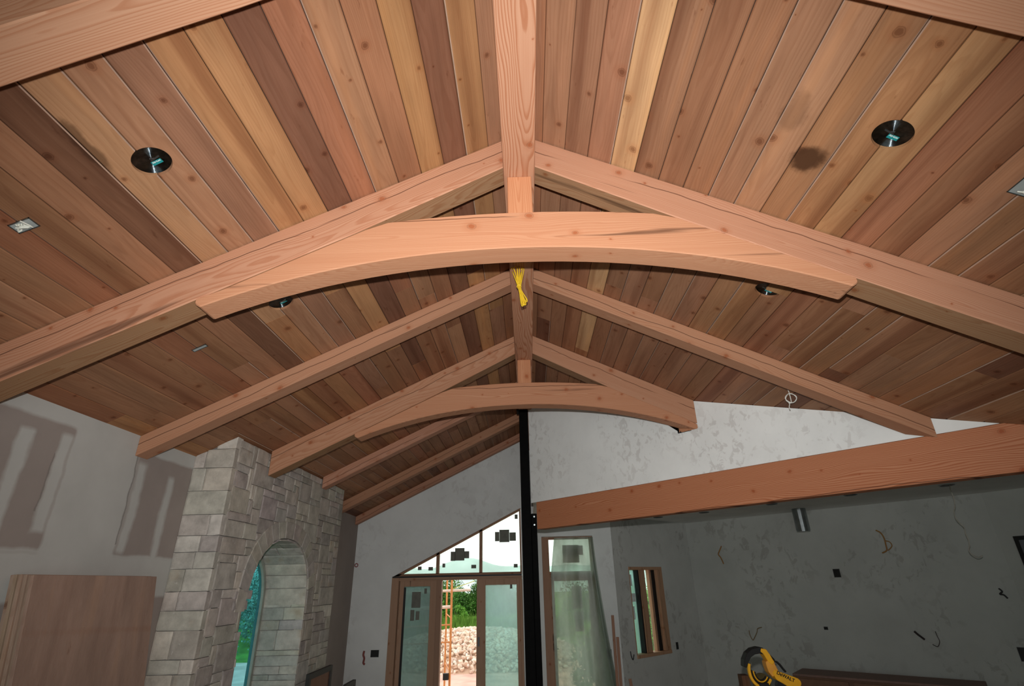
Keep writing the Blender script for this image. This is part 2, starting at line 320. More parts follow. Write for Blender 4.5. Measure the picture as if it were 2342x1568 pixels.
# ------------------------------------------------------------------ mesh builder
class MB:
    def __init__(s): s.v = []; s.f = []
    def add(s, vs, fs):
        k = len(s.v); s.v += [Vector(p) for p in vs]; s.f += [tuple(i + k for i in f) for f in fs]; return s
    def box(s, a, b):
        x0, y0, z0 = a; x1, y1, z1 = b
        return s.add([(x0, y0, z0), (x1, y0, z0), (x1, y1, z0), (x0, y1, z0), (x0, y0, z1), (x1, y0, z1), (x1, y1, z1), (x0, y1, z1)],
                     [(0, 3, 2, 1), (4, 5, 6, 7), (0, 1, 5, 4), (1, 2, 6, 5), (2, 3, 7, 6), (3, 0, 4, 7)])
    def frame_box(s, o, u, v, w, a, b):      # box in the frame (o; u, v, w)
        m = MB().box(a, b); return s.add([o + u * p.x + v * p.y + w * p.z for p in m.v], m.f)
    def prism(s, poly, ext):                 # poly: list of Vector, ext: Vector
        n = len(poly); vs = [Vector(p) for p in poly] + [Vector(p) + ext for p in poly]
        return s.add(vs, [tuple(range(n))[::-1], tuple(range(n, 2 * n))] + [(i, (i + 1) % n, n + (i + 1) % n, n + i) for i in range(n)])
    def tube(s, pts, r, seg=6, closed=False):
        pts = [Vector(p) for p in pts]; n = len(pts); vs = []; prev = None
        for i, p in enumerate(pts):
            a = pts[i - 1] if (i > 0 or closed) else p; b = pts[(i + 1) % n] if (i < n - 1 or closed) else p
            d = (b - a).normalized(); q = Vector((0, 0, 1)) if abs(d.z) < 0.9 else Vector((1, 0, 0))
            if prev is not None: q = prev
            e1 = (q - d * q.dot(d)).normalized(); e2 = d.cross(e1); prev = e1
            rr = r[i] if isinstance(r, (list, tuple)) else r
            vs += [p + (e1 * math.cos(k * 2 * math.pi / seg) + e2 * math.sin(k * 2 * math.pi / seg)) * rr for k in range(seg)]
        fs = []
        for i in range(n if closed else n - 1):
            j = (i + 1) % n
            for k in range(seg): fs.append((i * seg + k, i * seg + (k + 1) % seg, j * seg + (k + 1) % seg, j * seg + k))
        if not closed: fs += [tuple(range(seg))[::-1], tuple((n - 1) * seg + k for k in range(seg))]
        return s.add(vs, fs)
    def build(s, name, mat, parent=None, g=None, color=None, smooth=False, label=None, bevel=0.0, fix=True):
        """verts are in lens-relative space; origin goes to the parent's place or to the thing's own foot"""
        me = bpy.data.meshes.new(name)
        if parent is None:
            lo = Vector([min(p[i] for p in s.v) for i in range(3)]); hi = Vector([max(p[i] for p in s.v) for i in range(3)])
            org = Vector(((lo.x + hi.x) / 2, (lo.y + hi.y) / 2, lo.z))
        else: org = parent['_o'] if False else ORG[parent.name]
        me.from_pydata([p - org for p in s.v], [], s.f); me.materials.append(mat)
        if fix or bevel:
            bm = bmesh.new(); bm.from_mesh(me)
            if fix: bmesh.ops.recalc_face_normals(bm, faces=bm.faces)
            if bevel: bmesh.ops.bevel(bm, geom=[e for e in bm.edges if e.is_manifold and e.calc_face_angle(0) > 0.6], offset=bevel, segments=1, affect='EDGES')
            bm.to_mesh(me); bm.free()
        if g is not None:
            o, ax = g; ax = Vector(ax).normalized(); q = Vector((0, 0, 1)) if abs(ax.z) < 0.85 else Vector((0, 1, 0))
            e2 = (q - ax * q.dot(ax)).normalized(); e1 = e2.cross(ax); o = Vector(o)
            at = me.attributes.new('g', 'FLOAT_VECTOR', 'POINT')
            for i, vt in enumerate(me.vertices):
                p = vt.co + org - o; at.data[i].vector = (p.dot(ax), p.dot(e1), p.dot(e2))
        if smooth:
            for p in me.polygons: p.use_smooth = True
        ob = bpy.data.objects.new(name, me); C.objects.link(ob)
        if parent is None: ob.location = org + Vector((0, 0, Z0)); ORG[ob.name] = org
        else: ob.parent = parent; ORG[ob.name] = org
        if color: ob.color = (*color, 1)
        if label: ob['label'] = label
        return ob
ORG = {}
def tag(o, label, cat, group=None, kind=None):
    o['label'] = label; o['category'] = cat
    if group: o['group'] = group
    if kind: o['kind'] = kind
    return o
def thing(name, loc, label, cat, group=None, kind=None):
    o = bpy.data.objects.new(name, None); C.objects.link(o); loc = Vector(loc); o.empty_display_size = 0.1
    o.location = loc + Vector((0, 0, Z0)); ORG[o.name] = loc
    return tag(o, label, cat, group, kind)
def struct(o, label, cat): return tag(o, label, cat, None, 'structure')
def text_mesh(txt, size, o, u, v, w, depth=0.0006, bold=0.0):
    cu = bpy.data.curves.new('t', 'FONT'); cu.body = txt; cu.size = size; cu.align_x = 'CENTER'; cu.align_y = 'CENTER'; cu.extrude = depth; cu.offset = bold
    ob = bpy.data.objects.new('t', cu); C.objects.link(ob)
    me = bpy.data.meshes.new_from_object(ob.evaluated_get(bpy.context.evaluated_depsgraph_get()))
    mb = MB().add([o + u * p.co.x + v * p.co.y + w * p.co.z for p in me.vertices], [tuple(p.vertices) for p in me.polygons])
    bpy.data.objects.remove(ob); bpy.data.meshes.remove(me); bpy.data.curves.remove(cu)
    return mb
V = Vector
RND = random.random
def U(a, b): return random.uniform(a, b)

# ------------------------------------------------------------------ setting: floor, walls
b = math.radians(43); D45 = V((math.sin(b), -math.cos(b), 0)); N45 = V((math.cos(b), math.sin(b), 0))   # along and across the angled wall
P45 = V((1.771, 5.284, 0))
def y45(x, off=0.0): return (P45 + N45 * off).y - (x - (P45 + N45 * off).x) * (math.cos(b) / math.sin(b))
COR = V((1.425, 9.643, 0)); DB = V((0.731, 0.682, 0)); BC = V((3.17, 11.267, 0)); CD = V((6.392, 7.811, 0)); DE = V((8.0, 5.1, 0))
FZ = -Z0
fl_poly = [V((-3.2, -3, FZ)), V((3.9, -3, FZ)), V((9.2, 5.0, FZ)), V((3.3, 11.6, FZ)), V((-3.2, 9.84, FZ))]
struct(MB().prism(fl_poly, V((0, 0, -0.15))).build('floor', M_FLOOR), 'dusty subfloor of the unfinished great room', 'floor')

def arch_prof(y0, y1, spring, top, n=9, e=2.35):
    """half-outline points of a slightly squared arch from (y0, spring) over the crown to (y1, spring)"""
    c = (y0 + y1) / 2; a = (y1 - y0) / 2; h = top - spring; out = []
    for i in range(2 * n + 1):
        th = math.pi * (1 - i / (2 * n)); cx, sx = math.cos(th), math.sin(th)
        out.append((c + a * math.copysign(abs(cx) ** (2 / e), cx), spring + h * abs(sx) ** (2 / e)))
    return out
AY0, AY1, ASP, ATOP = 5.31, 6.77, -0.20, 0.475
ARCH = arch_prof(AY0, AY1, ASP, ATOP)
def arch_wall(x0, x1, ya, yb, zb, zt):
    mid = (AY0 + AY1) / 2; k = len(ARCH) // 2; m = MB()
    near = [(ya, zb), (AY0, zb)] + ARCH[:k + 1] + [(mid, zt), (ya, zt)]
    far = [(mid, zt)] + ARCH[k:] + [(AY1, zb), (yb, zb), (yb, zt)]
    for poly in (near, far): m.prism([V((x0, y, z)) for y, z in poly], V((x1 - x0, 0, 0)))
    return m
LX = -2.98
EZ = roofz(LX)
struct(arch_wall(-3.2, LX, -3, 9.84, FZ, EZ).build('wall_left', M_DRY), 'left side wall of taped drywall with raw grey-brown boards and pale joint compound', 'wall')

# back wall (gable) with door unit, raked transom window and the single door opening
YB = 9.643; YT = 0.2
def bwall():
    m = MB()
    def pr(pts): m.prism([V((x, YB, z)) for x, z in pts], V((0, YT, 0)))
    X0, X1, HD = -2.315, -0.122, 0.115
    zs = lambda x: 1.18 + (x + 0.139) * 0.488
    pr([(LX - 0.2, FZ), (X0, FZ), (X0, HD), (LX - 0.2, HD)])
    pr([(LX - 0.2, HD), (X0, HD), (X1, zs(X1)), (X1, roofz(X1)), (LX - 0.2, roofz(LX - 0.2))])
    pr([(X1, FZ), (0.225, FZ), (0.225, 2.435), (XR, AP), (X1, roofz(X1))])
    pr([(0.225, 0.70), (1.10, 0.70), (1.10, 2.01), (0.225, 2.435)])
    pr([(1.10, FZ), (1.425, FZ), (1.425, 1.85), (1.10, 2.01)])
    return m
struct(bwall().build('wall_back', M_GREY), 'far gable wall in grey skim coat around the glazed doors', 'wall')
# angled partition above the timber header
def on45(x, z, off=0.012): return V((x, y45(x, off), z))
pw = MB(); HB, HT = 0.603, 0.935
poly = [on45(0.046, HT), on45(3.75, HT)]
poly = [on45(0.052, HT + 0.003), on45(3.30, HT + 0.003), on45(3.30, roofz(3.30) - 0.003), on45(0.052, roofz(0.052) - 0.003)]
pw.prism([p + N45 * 0.0 for p in poly], N45 * 0.14)
struct(pw.build('wall_partition', M_WHITE), 'white skim-coated angled wall above the long timber header', 'wall')
def vwall(a, c, z0, z1, th, name, mat, label):
    d = (c - a).normalized(); n = V((d.y, -d.x, 0))
    if n.dot(-(a + c) / 2) > 0: n = -n
    m = MB().prism([a + V((0, 0, z0)), c + V((0, 0, z0)), c + V((0, 0, z1)), a + V((0, 0, z1))], n * th)
    return struct(m.build(name, mat), label, 'wall')
WZ = 1.012
# wing wall B with its window opening
def wallB():
    m = MB(); L = (BC - COR).length; n = V((DB.y, -DB.x, 0)); n = -n if n.dot(COR) < 0 else n
    n = V((-0.682, 0.731, 0))
    def pr(s0, s1, z0, z1): m.prism([COR + DB * s0 + V((0, 0, z0)), COR + DB * s1 + V((0, 0, z0)), COR + DB * s1 + V((0, 0, z1)), COR + DB * s0 + V((0, 0, z1))], n * 0.2)
    pr(0, 0.384, FZ, WZ); pr(1.36, L + 0.22, FZ, WZ + 0.1); pr(0.384, 1.36, 0.20, WZ); pr(0.384, 1.36, FZ, -1.17)
    return m
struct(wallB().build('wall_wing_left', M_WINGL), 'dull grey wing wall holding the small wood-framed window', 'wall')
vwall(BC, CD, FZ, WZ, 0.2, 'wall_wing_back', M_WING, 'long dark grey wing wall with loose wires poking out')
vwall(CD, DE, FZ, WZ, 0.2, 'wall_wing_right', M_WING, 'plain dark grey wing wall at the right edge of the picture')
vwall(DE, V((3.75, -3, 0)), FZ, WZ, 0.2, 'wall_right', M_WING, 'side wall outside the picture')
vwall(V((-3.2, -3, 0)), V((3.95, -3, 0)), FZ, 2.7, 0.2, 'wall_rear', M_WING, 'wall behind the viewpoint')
wc = [on45(0.1, WZ, 0.152), on45(3.6, WZ, 0.152), V((3.95, -3, WZ)), DE + V((0.3, 0, WZ)), CD + V((0.25, 0.25, WZ)), BC + V((0, 0.3, WZ)), V((1.3, 9.65, WZ)), V((0.1, 9.65, WZ))]
struct(MB().prism(wc, V((0, 0, 0.12))).build('ceiling_wing', M_WCEIL), 'low flat grey ceiling of the wing behind the header', 'ceiling')

# ------------------------------------------------------------------ plank ceilings
TH = 0.018
def roofslab(sg):
    xe = LX - 0.25 if sg < 0 else 3.98
    pts = [(XR, AP + TH + 0.006), (xe, roofz(xe) + TH + 0.006), (xe, roofz(xe) + 0.2), (XR, AP + 0.2)]
    if sg < 0: return MB().prism([V((x, -3.2, z)) for x, z in pts], V((0, 13.1, 0)))
    plan = [(XR, -3.2), (3.98, -3.2), (3.98, y45(3.98) + 0.12), (2.8, y45(2.8) + 0.12), (2.8, 9.9), (XR, 9.9)]
    vs = [V((x, y, roofz(x) + TH + 0.006)) for x, y in plan] + [V((x, y, roofz(x) + 0.2)) for x, y in plan]; n = 6
    return MB().add(vs, [tuple(range(n))[::-1], tuple(range(n, 2 * n))] + [(i, (i + 1) % n, n + (i + 1) % n, n + i) for i in range(n)])
cl = struct(roofslab(-1).build('ceiling_left', M_SHEATH), 'left slope of the vaulted cedar plank ceiling', 'ceiling')
cr = struct(roofslab(1).build('ceiling_right', M_SHEATH), 'right slope of the vaulted cedar plank ceiling', 'ceiling')
if True:   # eave cover above the wing so that no daylight enters over the low ceiling
    vwall(V((3.75, 3.1, 0)), V((3.75, -3, 0)), WZ, 1.2, 0.1, 'trim_1', M_WHITE, 'narrow strip of wall closing the eave')
GO, LG, DK, MD, RD, PK, TN, PY = (0.49, 0.262, 0.130), (0.54, 0.315, 0.170), (0.24, 0.118, 0.074), (0.39, 0.202, 0.115), (0.40, 0.190, 0.108), (0.40, 0.212, 0.132), (0.45, 0.25, 0.15), (0.72, 0.46, 0.26)
leftc = [PK, GO, DK, GO, RD, TN, RD, DK, GO, GO, PK, TN, LG, DK, MD, MD, RD, MD, TN, PK, MD, RD, MD]
rightc = [MD, TN, PK, PK, PY, PK, MD, MD, PK, TN, MD, GO, LG, RD, MD, TN, MD, PK, MD, TN, MD, DK, MD, TN, MD, MD, PK, MD]
rest = [TN, GO, MD, DK, PK, MD, RD, MD, TN, MD, PK]
SLN = math.sqrt(1 + SL * SL)
PALE = wood('pale_board_edge', 'ply')
def pcol(c, k=0.10): c = jit(c, k); return (c[0] * 0.84, c[1] * 0.79, c[2] * 0.74)
def jit(c, k=0.10): f = U(1 - k, 1 + k); return tuple(min(0.95, x * f * U(0.97, 1.03)) for x in c)
CANS = [onRoof(348, 370), onRoof(2041, 309), onRoof(643, 692), onRoof(1755, 664)]
CR = 0.0785
M_EDGE = plain('flash_lit_board_edge', (0.40, 0.27, 0.20), 0.7)  # pale tone paints the flash catch-light on the groove edges
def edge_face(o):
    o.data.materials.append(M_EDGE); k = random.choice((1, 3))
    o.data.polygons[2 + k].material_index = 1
def plank(sg, x0, x1, y0, y1, col, parent):
    nrm = V((sg * SL, 0, 1)).normalized(); gp = 0.0016; ch = 0.0046
    ax = V((sg, 0, -SL)).normalized()
    base = V((XR, 0, AP)); s0, s1 = (abs(x0 - XR)) * SLN + gp, (abs(x1 - XR)) * SLN - gp
    prof = [(s0, TH), (s0, 0.004), (s0 + ch, 0), (s1 - ch, 0), (s1, 0.004), (s1, TH)]
    dz = U(-0.0012, 0.0012)
    m = MB().prism([base + ax * s + nrm * (h + dz) + V((0, y0, 0)) for s, h in prof], V((0, y1 - y0, 0)))
    # the mesh
    o = m.build('plank', CEDAR, parent, g=(base + ax * s0, (0, 1, 0)), color=pcol(col))
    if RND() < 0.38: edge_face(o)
    for c in CANS:
        if (c.x > 0) == (sg > 0) and y0 < c.y < y1 and min(x0, x1) - 0.08 < c.x < max(x0, x1) + 0.08:
            cb = bmesh.new(); bmesh.ops.create_cone(cb, cap_ends=True, segments=48, radius1=CR, radius2=CR, depth=0.2)
            cm = bpy.data.meshes.new('cut'); cb.to_mesh(cm); cb.free(); co = bpy.data.objects.new('cut', cm); C.objects.link(co)
            co.matrix_world = Matrix.Translation(c + V((0, 0, Z0))) @ nrm.to_track_quat('Z', 'Y').to_matrix().to_4x4()
            md = o.modifiers.new('b', 'BOOLEAN'); md.object = co; md.operation = 'DIFFERENCE'; md.solver = 'EXACT'
            bpy.context.view_layer.update()
            nm = bpy.data.meshes.new_from_object(o.evaluated_get(bpy.context.evaluated_depsgraph_get()))
            o.modifiers.clear(); o.data = nm; bpy.data.objects.remove(co)
            org = ORG[parent.name]; at = nm.attributes.get('g') or nm.attributes.new('g', 'FLOAT_VECTOR', 'POINT')
            o0 = base + ax * s0; e2 = V((0, 0, 1)); e1 = e2.cross(V((0, 1, 0)))
            for i, vt in enumerate(nm.vertices):
                p = vt.co + org - o0; at.data[i].vector = (p.y, p.dot(e1), p.z)
    return o
def rows(sg, cols, parent, first, n, yend):
    x = XR; k = 0; edges = [XR + sg * 0.02] + [sg * (first + 0.1345 * i) for i in range(n)]
    for k in range(len(edges) - 1):
        x0, x1 = edges[k], edges[k + 1]; yy = -1.2; ye = yend(x0, x1); c = cols[k % len(cols)]
        stop = U(3.6, 5.2) if k % 3 else U(2.9, 3.6); prev = None
        while yy < ye - 0.05:
            if ye - stop < 0.7: stop = ye
            stop = min(stop, ye)
            plank(sg, x0, x1, yy + 0.0006, stop - 0.0006, c, parent)
            yy = stop; stop = yy + U(1.8, 4.2); c = random.choice([q for q in rest if q is not c]); 
rows(-1, leftc, cl, 0.172, 22, lambda a, c: YB)
rows(1, rightc, cr, 0.158, 27, lambda a, c: min(YB, y45(min(a, c), 0.0) + 0.02))

# ------------------------------------------------------------------ timbers
FC = (0.53, 0.288, 0.182)
def fir(k=1.0, j=0.05): f = k * U(1 - j, 1 + j); return (FC[0] * f, FC[1] * f * U(0.97, 1.03), FC[2] * f * U(0.96, 1.04))
m = MB().box((XR - 0.092, -1.2, 2.2), (XR + 0.092, YB, 2.494))
m.v = [V(p) for p in m.v]
tag(m.build('ridge_beam', FIR, g=((XR + 0.03, 0, 2.14), (0, 1, 0)), color=fir(1.04), bevel=0.004), 'straight ridge beam running from above the viewpoint to the black post', 'beam')
bpy.data.objects['ridge_beam'].pass_index = 1
def rafter_mb(sg, y, th, dep, xend, x0=0.092):
    xa = XR + sg * x0
    e = 0.0025; xm = XR + sg * 0.95; k_ = 0.032 if dep > 0.2 else 0.0; pts = [(xa, roofz(xa) - e), (xend, roofz(xend) - e), (xend, roofz(xend) - dep), (xm, roofz(xm) - dep), (xa, roofz(xa) - dep + k_)]
    m = MB().prism([V((x, y, z)) for x, z in pts], V((0, th, 0)))
    if sg > 0 and 3.0 < y: clampx(m)
    return m
def clampx(m, flat=False):      # timbers that die into the angled wall are cut to its face
    for p in m.v:
        lim = 1.771 - (p.y - 5.284) / (math.cos(b) / math.sin(b)) - 0.003
        if p.x > lim:
            if not flat: p.z += SL * (p.x - lim)
            p.x = lim
def raf_g(sg, y, x=1.0, dz=0.12): xx = sg * x; return (V((0, y + 0.05, roofz(0) - dz)), V((sg, 0, -SL)))
def tie_poly(wob=0.0):
    zt = lambda x: 1.938 - 0.0695 * (x * x); pts = []
    rb = lambda x: roofz(x) - 0.253
    xe = 1.772; xs = []
    x = -xe
    top = []
    n = 28
    for i in range(n + 1):
        x = -xe + 2 * xe * i / n; top.append((x, min(zt(x), rb(x))))
    bot = []
    zb = lambda x: 1.695 - 0.092 * x * x - 0.0038 * x ** 4
    for i in range(n + 1):
        x = 1.742 - 2 * 1.742 * i / n; bot.append((x, zb(x)))
    # rounded foot of the cut end
    return [(-1.772, rb(1.772))] + top[1:-1] + [(1.772, rb(1.772)), (1.774, 1.405), (1.762, 1.393)] + bot + [(-1.762, 1.393), (-1.774, 1.405)]
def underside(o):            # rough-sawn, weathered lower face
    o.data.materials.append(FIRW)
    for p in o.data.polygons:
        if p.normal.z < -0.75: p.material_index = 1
def truss(y, lab, cat, xl, xr, tone, leftext, rightext):
    t = thing('timber_truss', (XR, y + 0.07, 1.39), lab, cat)
    for sg, xe, nm in ((-1, xl, 'left'), (1, xr, 'right')):
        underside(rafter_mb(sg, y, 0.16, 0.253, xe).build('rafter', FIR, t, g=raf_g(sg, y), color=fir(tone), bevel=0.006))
    tm = MB().prism([V((x + 0.008, y + 0.0015, z)) for x, z in tie_poly()], V((0, 0.157, 0)))
    if y > 4: clampx(tm, True)
    tm.build('tie_beam', FIR, t, g=((0.3, y + 0.03, 1.865), (1, 0, 0.0)), color=(0.58 * tone, 0.300 * tone, 0.175 * tone), bevel=0.006)
    MB().box((XR - 0.072, y + 0.003, 1.93), (XR + 0.072, y + 0.15, 2.2)).build('king_post', FIR, t, g=((XR, y, 1.9), (0, 0, 1)), color=(0.60 * tone, 0.29 * tone, 0.155 * tone), bevel=0.004)
    return t
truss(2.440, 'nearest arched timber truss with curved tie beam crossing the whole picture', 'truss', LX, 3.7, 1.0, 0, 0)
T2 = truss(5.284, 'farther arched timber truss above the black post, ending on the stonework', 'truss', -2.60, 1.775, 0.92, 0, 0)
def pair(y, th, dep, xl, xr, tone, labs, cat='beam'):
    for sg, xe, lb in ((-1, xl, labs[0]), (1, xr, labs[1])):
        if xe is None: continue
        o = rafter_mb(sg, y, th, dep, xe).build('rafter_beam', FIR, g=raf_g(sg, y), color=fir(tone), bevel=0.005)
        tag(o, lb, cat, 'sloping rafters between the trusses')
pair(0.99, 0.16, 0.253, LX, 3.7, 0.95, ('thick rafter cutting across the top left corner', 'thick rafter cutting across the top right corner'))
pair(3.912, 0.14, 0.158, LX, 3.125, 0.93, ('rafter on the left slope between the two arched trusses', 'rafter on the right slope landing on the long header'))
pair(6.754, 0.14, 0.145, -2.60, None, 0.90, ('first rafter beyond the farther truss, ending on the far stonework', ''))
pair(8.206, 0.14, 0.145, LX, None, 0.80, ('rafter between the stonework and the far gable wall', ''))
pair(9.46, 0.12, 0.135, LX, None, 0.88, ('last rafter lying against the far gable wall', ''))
# header under the angled wall
hb = MB(); hx1 = 4.6
hp = [on45(0.09, HB, 0.0), on45(3.4, HB, 0.0), on45(hx1, HB, 0.0), on45(hx1, roofz(hx1), 0), on45(3.30, HT if roofz(3.3) > HT else roofz(3.3), 0), on45(0.09, HT, 0)]
hp = [on45(0.116, HB, 0), on45(3.74, HB, 0), on45(3.74, roofz(3.74) - 0.004, 0), on45(3.308, HT, 0), on45(0.116, HT, 0)]
tag(hb.prism(hp, N45 * 0.14).build('header_beam', FIR, g=(on45(0, HB - 0.03, 0.06), D45), color=(0.56, 0.25, 0.135), bevel=0.005), 'long reddish timber header below the white angled wall', 'beam')

bpy.data.objects['header_beam'].pass_index = 1
# ------------------------------------------------------------------ black steel post
pt = thing('steel_post', (0.02, 7.2, FZ), 'tall black steel post standing under the end of the ridge beam', 'post')
MB().box((-0.077, 7.13, FZ), (0.046, 7.25, 2.2)).build('post_shaft', M_STEEL, pt, bevel=0.006)
MB().box((-0.11, 7.09, 2.188), (0.046, 7.29, 2.2)).build('cap_plate', M_STEEL, pt)
MB().box((0.046, 7.10, FZ), (0.118, 7.22, 0.80)).build('side_channel', M_STEEL, pt, bevel=0.005)
MB().box((0.050, 7.088, FZ), (0.058, 7.10, 0.78)).build('flange_edge', M_STEEL, pt)
for z in (0.76, 0.66):
    MB().tube([(0.085, 7.085, z), (0.085, 7.101, z)], 0.011, 6).build('bolt', M_GALV, pt)

# ------------------------------------------------------------------ stonework with the arched opening
SX = -2.62
st = thing('stone_arch_wall', (-2.8, 6.1, FZ), 'pale limestone wall section with an arched opening on the left', 'stonework')
YN, YF = 4.652, 7.70
arch_wall(LX, SX - 0.02, YN + 0.02, YF, FZ, roofz(SX) - 0.0).build('mortar_core', M_MORTAR, st)
# the core's raked top up to the planks
MB().prism([V((x, YN + 0.02, z)) for x, z in ((LX, roofz(SX)), (SX - 0.02, roofz(SX)), (SX - 0.02, roofz(SX) + 0.002))] , V((0, 0.01, 0)))
STC = [(0.50, 0.465, 0.41), (0.45, 0.415, 0.375), (0.55, 0.51, 0.45), (0.46, 0.42, 0.385), (0.43, 0.40, 0.365), (0.51, 0.475, 0.41), (0.47, 0.43, 0.40)]
def pillow(o, u, v, w, a, c, d, bul=0.010):
    """one dressed stone: rectangle a..c in (u, v), depth d behind the face, uneven front proud of the joint"""
    g = 0.0028; (u0, v0), (u1, v1) = a, c; u0 += g; v0 += g; u1 -= g; v1 -= g
    e = min(0.014, (u1 - u0) * 0.2, (v1 - v0) * 0.2); us = [u0, u0 + e, (u0 + u1) / 2, u1 - e, u1]; vs_ = [v0, v0 + e, (v0 + v1) / 2, v1 - e, v1]
    t0, tx, ty = U(-0.0015, bul * 0.25), U(-0.0015, 0.0015), U(-0.002, 0.002); vs = []; fs = []
    for j, q in enumerate(vs_):
        for i, p in enumerate(us):
            edge = i in (0, 4) or j in (0, 4)
            dep = -0.0035 if edge else 0.0
            jj = 0.0022 if edge else 0.0
            vs.append(o + u * (p + U(-jj, jj)) + v * (q + U(-jj, jj)) + w * (t0 + dep + tx * (i - 2) / 2 + ty * (j - 2) / 2 + (U(-0.002, 0.002) if not edge else 0)))
    for j in range(4):
        for i in range(4): fs.append((j * 5 + i, j * 5 + i + 1, j * 5 + i + 6, j * 5 + i + 5))
    k = len(vs); cor = [(u0, v0, 0), (u1, v0, 4), (u1, v1, 24), (u0, v1, 20)]
    for p, q, _ in cor: vs.append(o + u * p + v * q - w * d)
    edges = [list(range(0, 5)), [4, 9, 14, 19, 24], [24, 23, 22, 21, 20], [20, 15, 10, 5, 0]]
    for s_, ed in enumerate(edges): fs.append(tuple(ed[::-1]) + (k + s_, k + (s_ + 1) % 4))
    return MB().add(vs, fs)
def stone(mb, parent=st, col=None): return mb.build('stone', M_STONE, parent, color=jit(col or random.choice(STC), 0.12))
def ashlar(w, h, cu, cv, allowed, wmax=5, hmax=3):
    """random broken-course rectangles on a grid"""
    nu, nv = int(round(w / cu)), int(round(h / cv)); occ = [[False] * nu for _ in range(nv)]; out = []
    for j in range(nv):
        for i in range(nu):
            if occ[j][i]: continue
            a = random.choice([2, 3, 3, 4, 4, wmax, 3]); q = random.choice([1, 2, 2, 2, 1, hmax, 1])
            if a <= q: a = q + 1
            a = min(a, nu - i); q = min(q, nv - j); k = 0
            while k < a and not occ[j][i + k]: k += 1
            a = k
            if nu - i - a == 1 and not occ[j][nu - 1]: a += 1
            for y in range(j, j + q):
                for x in range(i, i + a):
                    if x < nu: occ[y][x] = True
            out.append((i * cu, j * cv, (i + a) * cu, (j + q) * cv))
    return out
ZB = -1.62
uY, uZ, uXp = V((0, 1, 0)), V((0, 0, 1)), V((1, 0, 0))
VO = arch_prof(AY0 - 0.19, AY1 + 0.19, ASP, ATOP + 0.185)
def in_arch(y, z, grow=0.0):
    c = (AY0 + AY1) / 2
    if abs(y - c) > (AY1 - AY0) / 2 + grow: return False
    if z < ASP: return True
    return (abs(y - c) / ((AY1 - AY0) / 2 + grow)) ** 2.35 + ((z - ASP) / (ATOP - ASP + grow)) ** 2.35 < 1
# near narrow face (towards the viewer) with quoins
ztop = roofz(LX); z = ZB
while z < roofz(SX) - 0.02:
    hh = random.choice([0.10, 0.13, 0.17, 0.20, 0.14]); z1 = min(z + hh, roofz(SX)); 
    if roofz(SX) - z1 < 0.07: z1 = roofz(SX)
    cut = U(0.10, 0.26); W_ = SX - LX
    spans = [(0, cut), (cut, W_)] if RND() < 0.75 else [(0, W_)]
    for (a, c) in spans:
        zz = min(z1, roofz(LX + c) - 0.003)
        if zz - z < 0.03: continue
        mb = pillow(V((LX, YN, 0)), uXp, uZ, V((0, -1, 0)), (a, z), (c, zz), 0.10)
        for p in mb.v: p.z = min(p.z, roofz(p.x) - 0.002)
        stone(mb, col=random.choice(STC[:3] + STC[5:6]))
    z = z1
# long side face
for (a, q, c, d) in ashlar(YF - YN - 0.06, roofz(SX) - ZB, 0.085, 0.070, None):
    y0, y1, z0, z1 = YN + 0.06 + a, YN + 0.06 + c, ZB + q, ZB + d
    z1 = min(z1, roofz(SX) - 0.003); y1 = min(y1, YF)
    if z1 - z0 < 0.02 or y1 - y0 < 0.03: continue
    # keep clear of the ring of arch stones and of the opening
    if z1 > ASP - 0.001 and z0 < ATOP + 0.05:
        n = 0; tot = 0
        for i in range(5):
            for j in range(5):
                tot += 1; n += in_arch(y0 + (y1 - y0) * i / 4, z0 + (z1 - z0) * j / 4, 0.03)
        if n == tot: continue
        if n > 0:      # trim to the opening, the ring of arch stones covers the cut
            c_ = (AY0 + AY1) / 2; m_ = (y0 + y1) / 2
            if z0 > ATOP - 0.12 and abs(m_ - c_) < 0.5:
                while z0 < z1 - 0.03 and (in_arch(y0, z0, 0.03) or in_arch(y1, z0, 0.03) or in_arch(m_, z0, 0.03)): z0 += 0.01
            elif m_ < c_:
                while y1 > y0 + 0.03 and (in_arch(y1, z0, 0.03) or in_arch(y1, z1, 0.03)): y1 -= 0.01
            else:
                while y0 < y1 - 0.03 and (in_arch(y0, z0, 0.03) or in_arch(y0, z1, 0.03)): y0 += 0.01
            if y1 - y0 < 0.04 or z1 - z0 < 0.035: continue
    elif z0 < ASP:
        off = 0.0
        if y0 < AY0 and y1 > AY0: y1 = AY0 + random.choice([0.0, 0.01, 0.025, 0.07 if -0.33 < z0 < -0.02 else 0.02])
        elif y1 > AY1 and y0 < AY1: y0 = AY1 - 0.005
        elif y0 >= AY0 - 0.001 and y1 <= AY1 + 0.001: continue
    stone(pillow(V((SX, 0, 0)), uY, uZ, uXp, (y0, z0), (y1, z1), 0.10))
for k in (0, 1):   # two toothing stones that stick out into the opening
    stone(pillow(V((SX + 0.004, 0, 0)), uY, uZ, uXp, (AY0 - 0.22, -0.10 - 0.085 * k), (AY0 + 0.10 - 0.05 * k, -0.02 - 0.085 * k), 0.10))
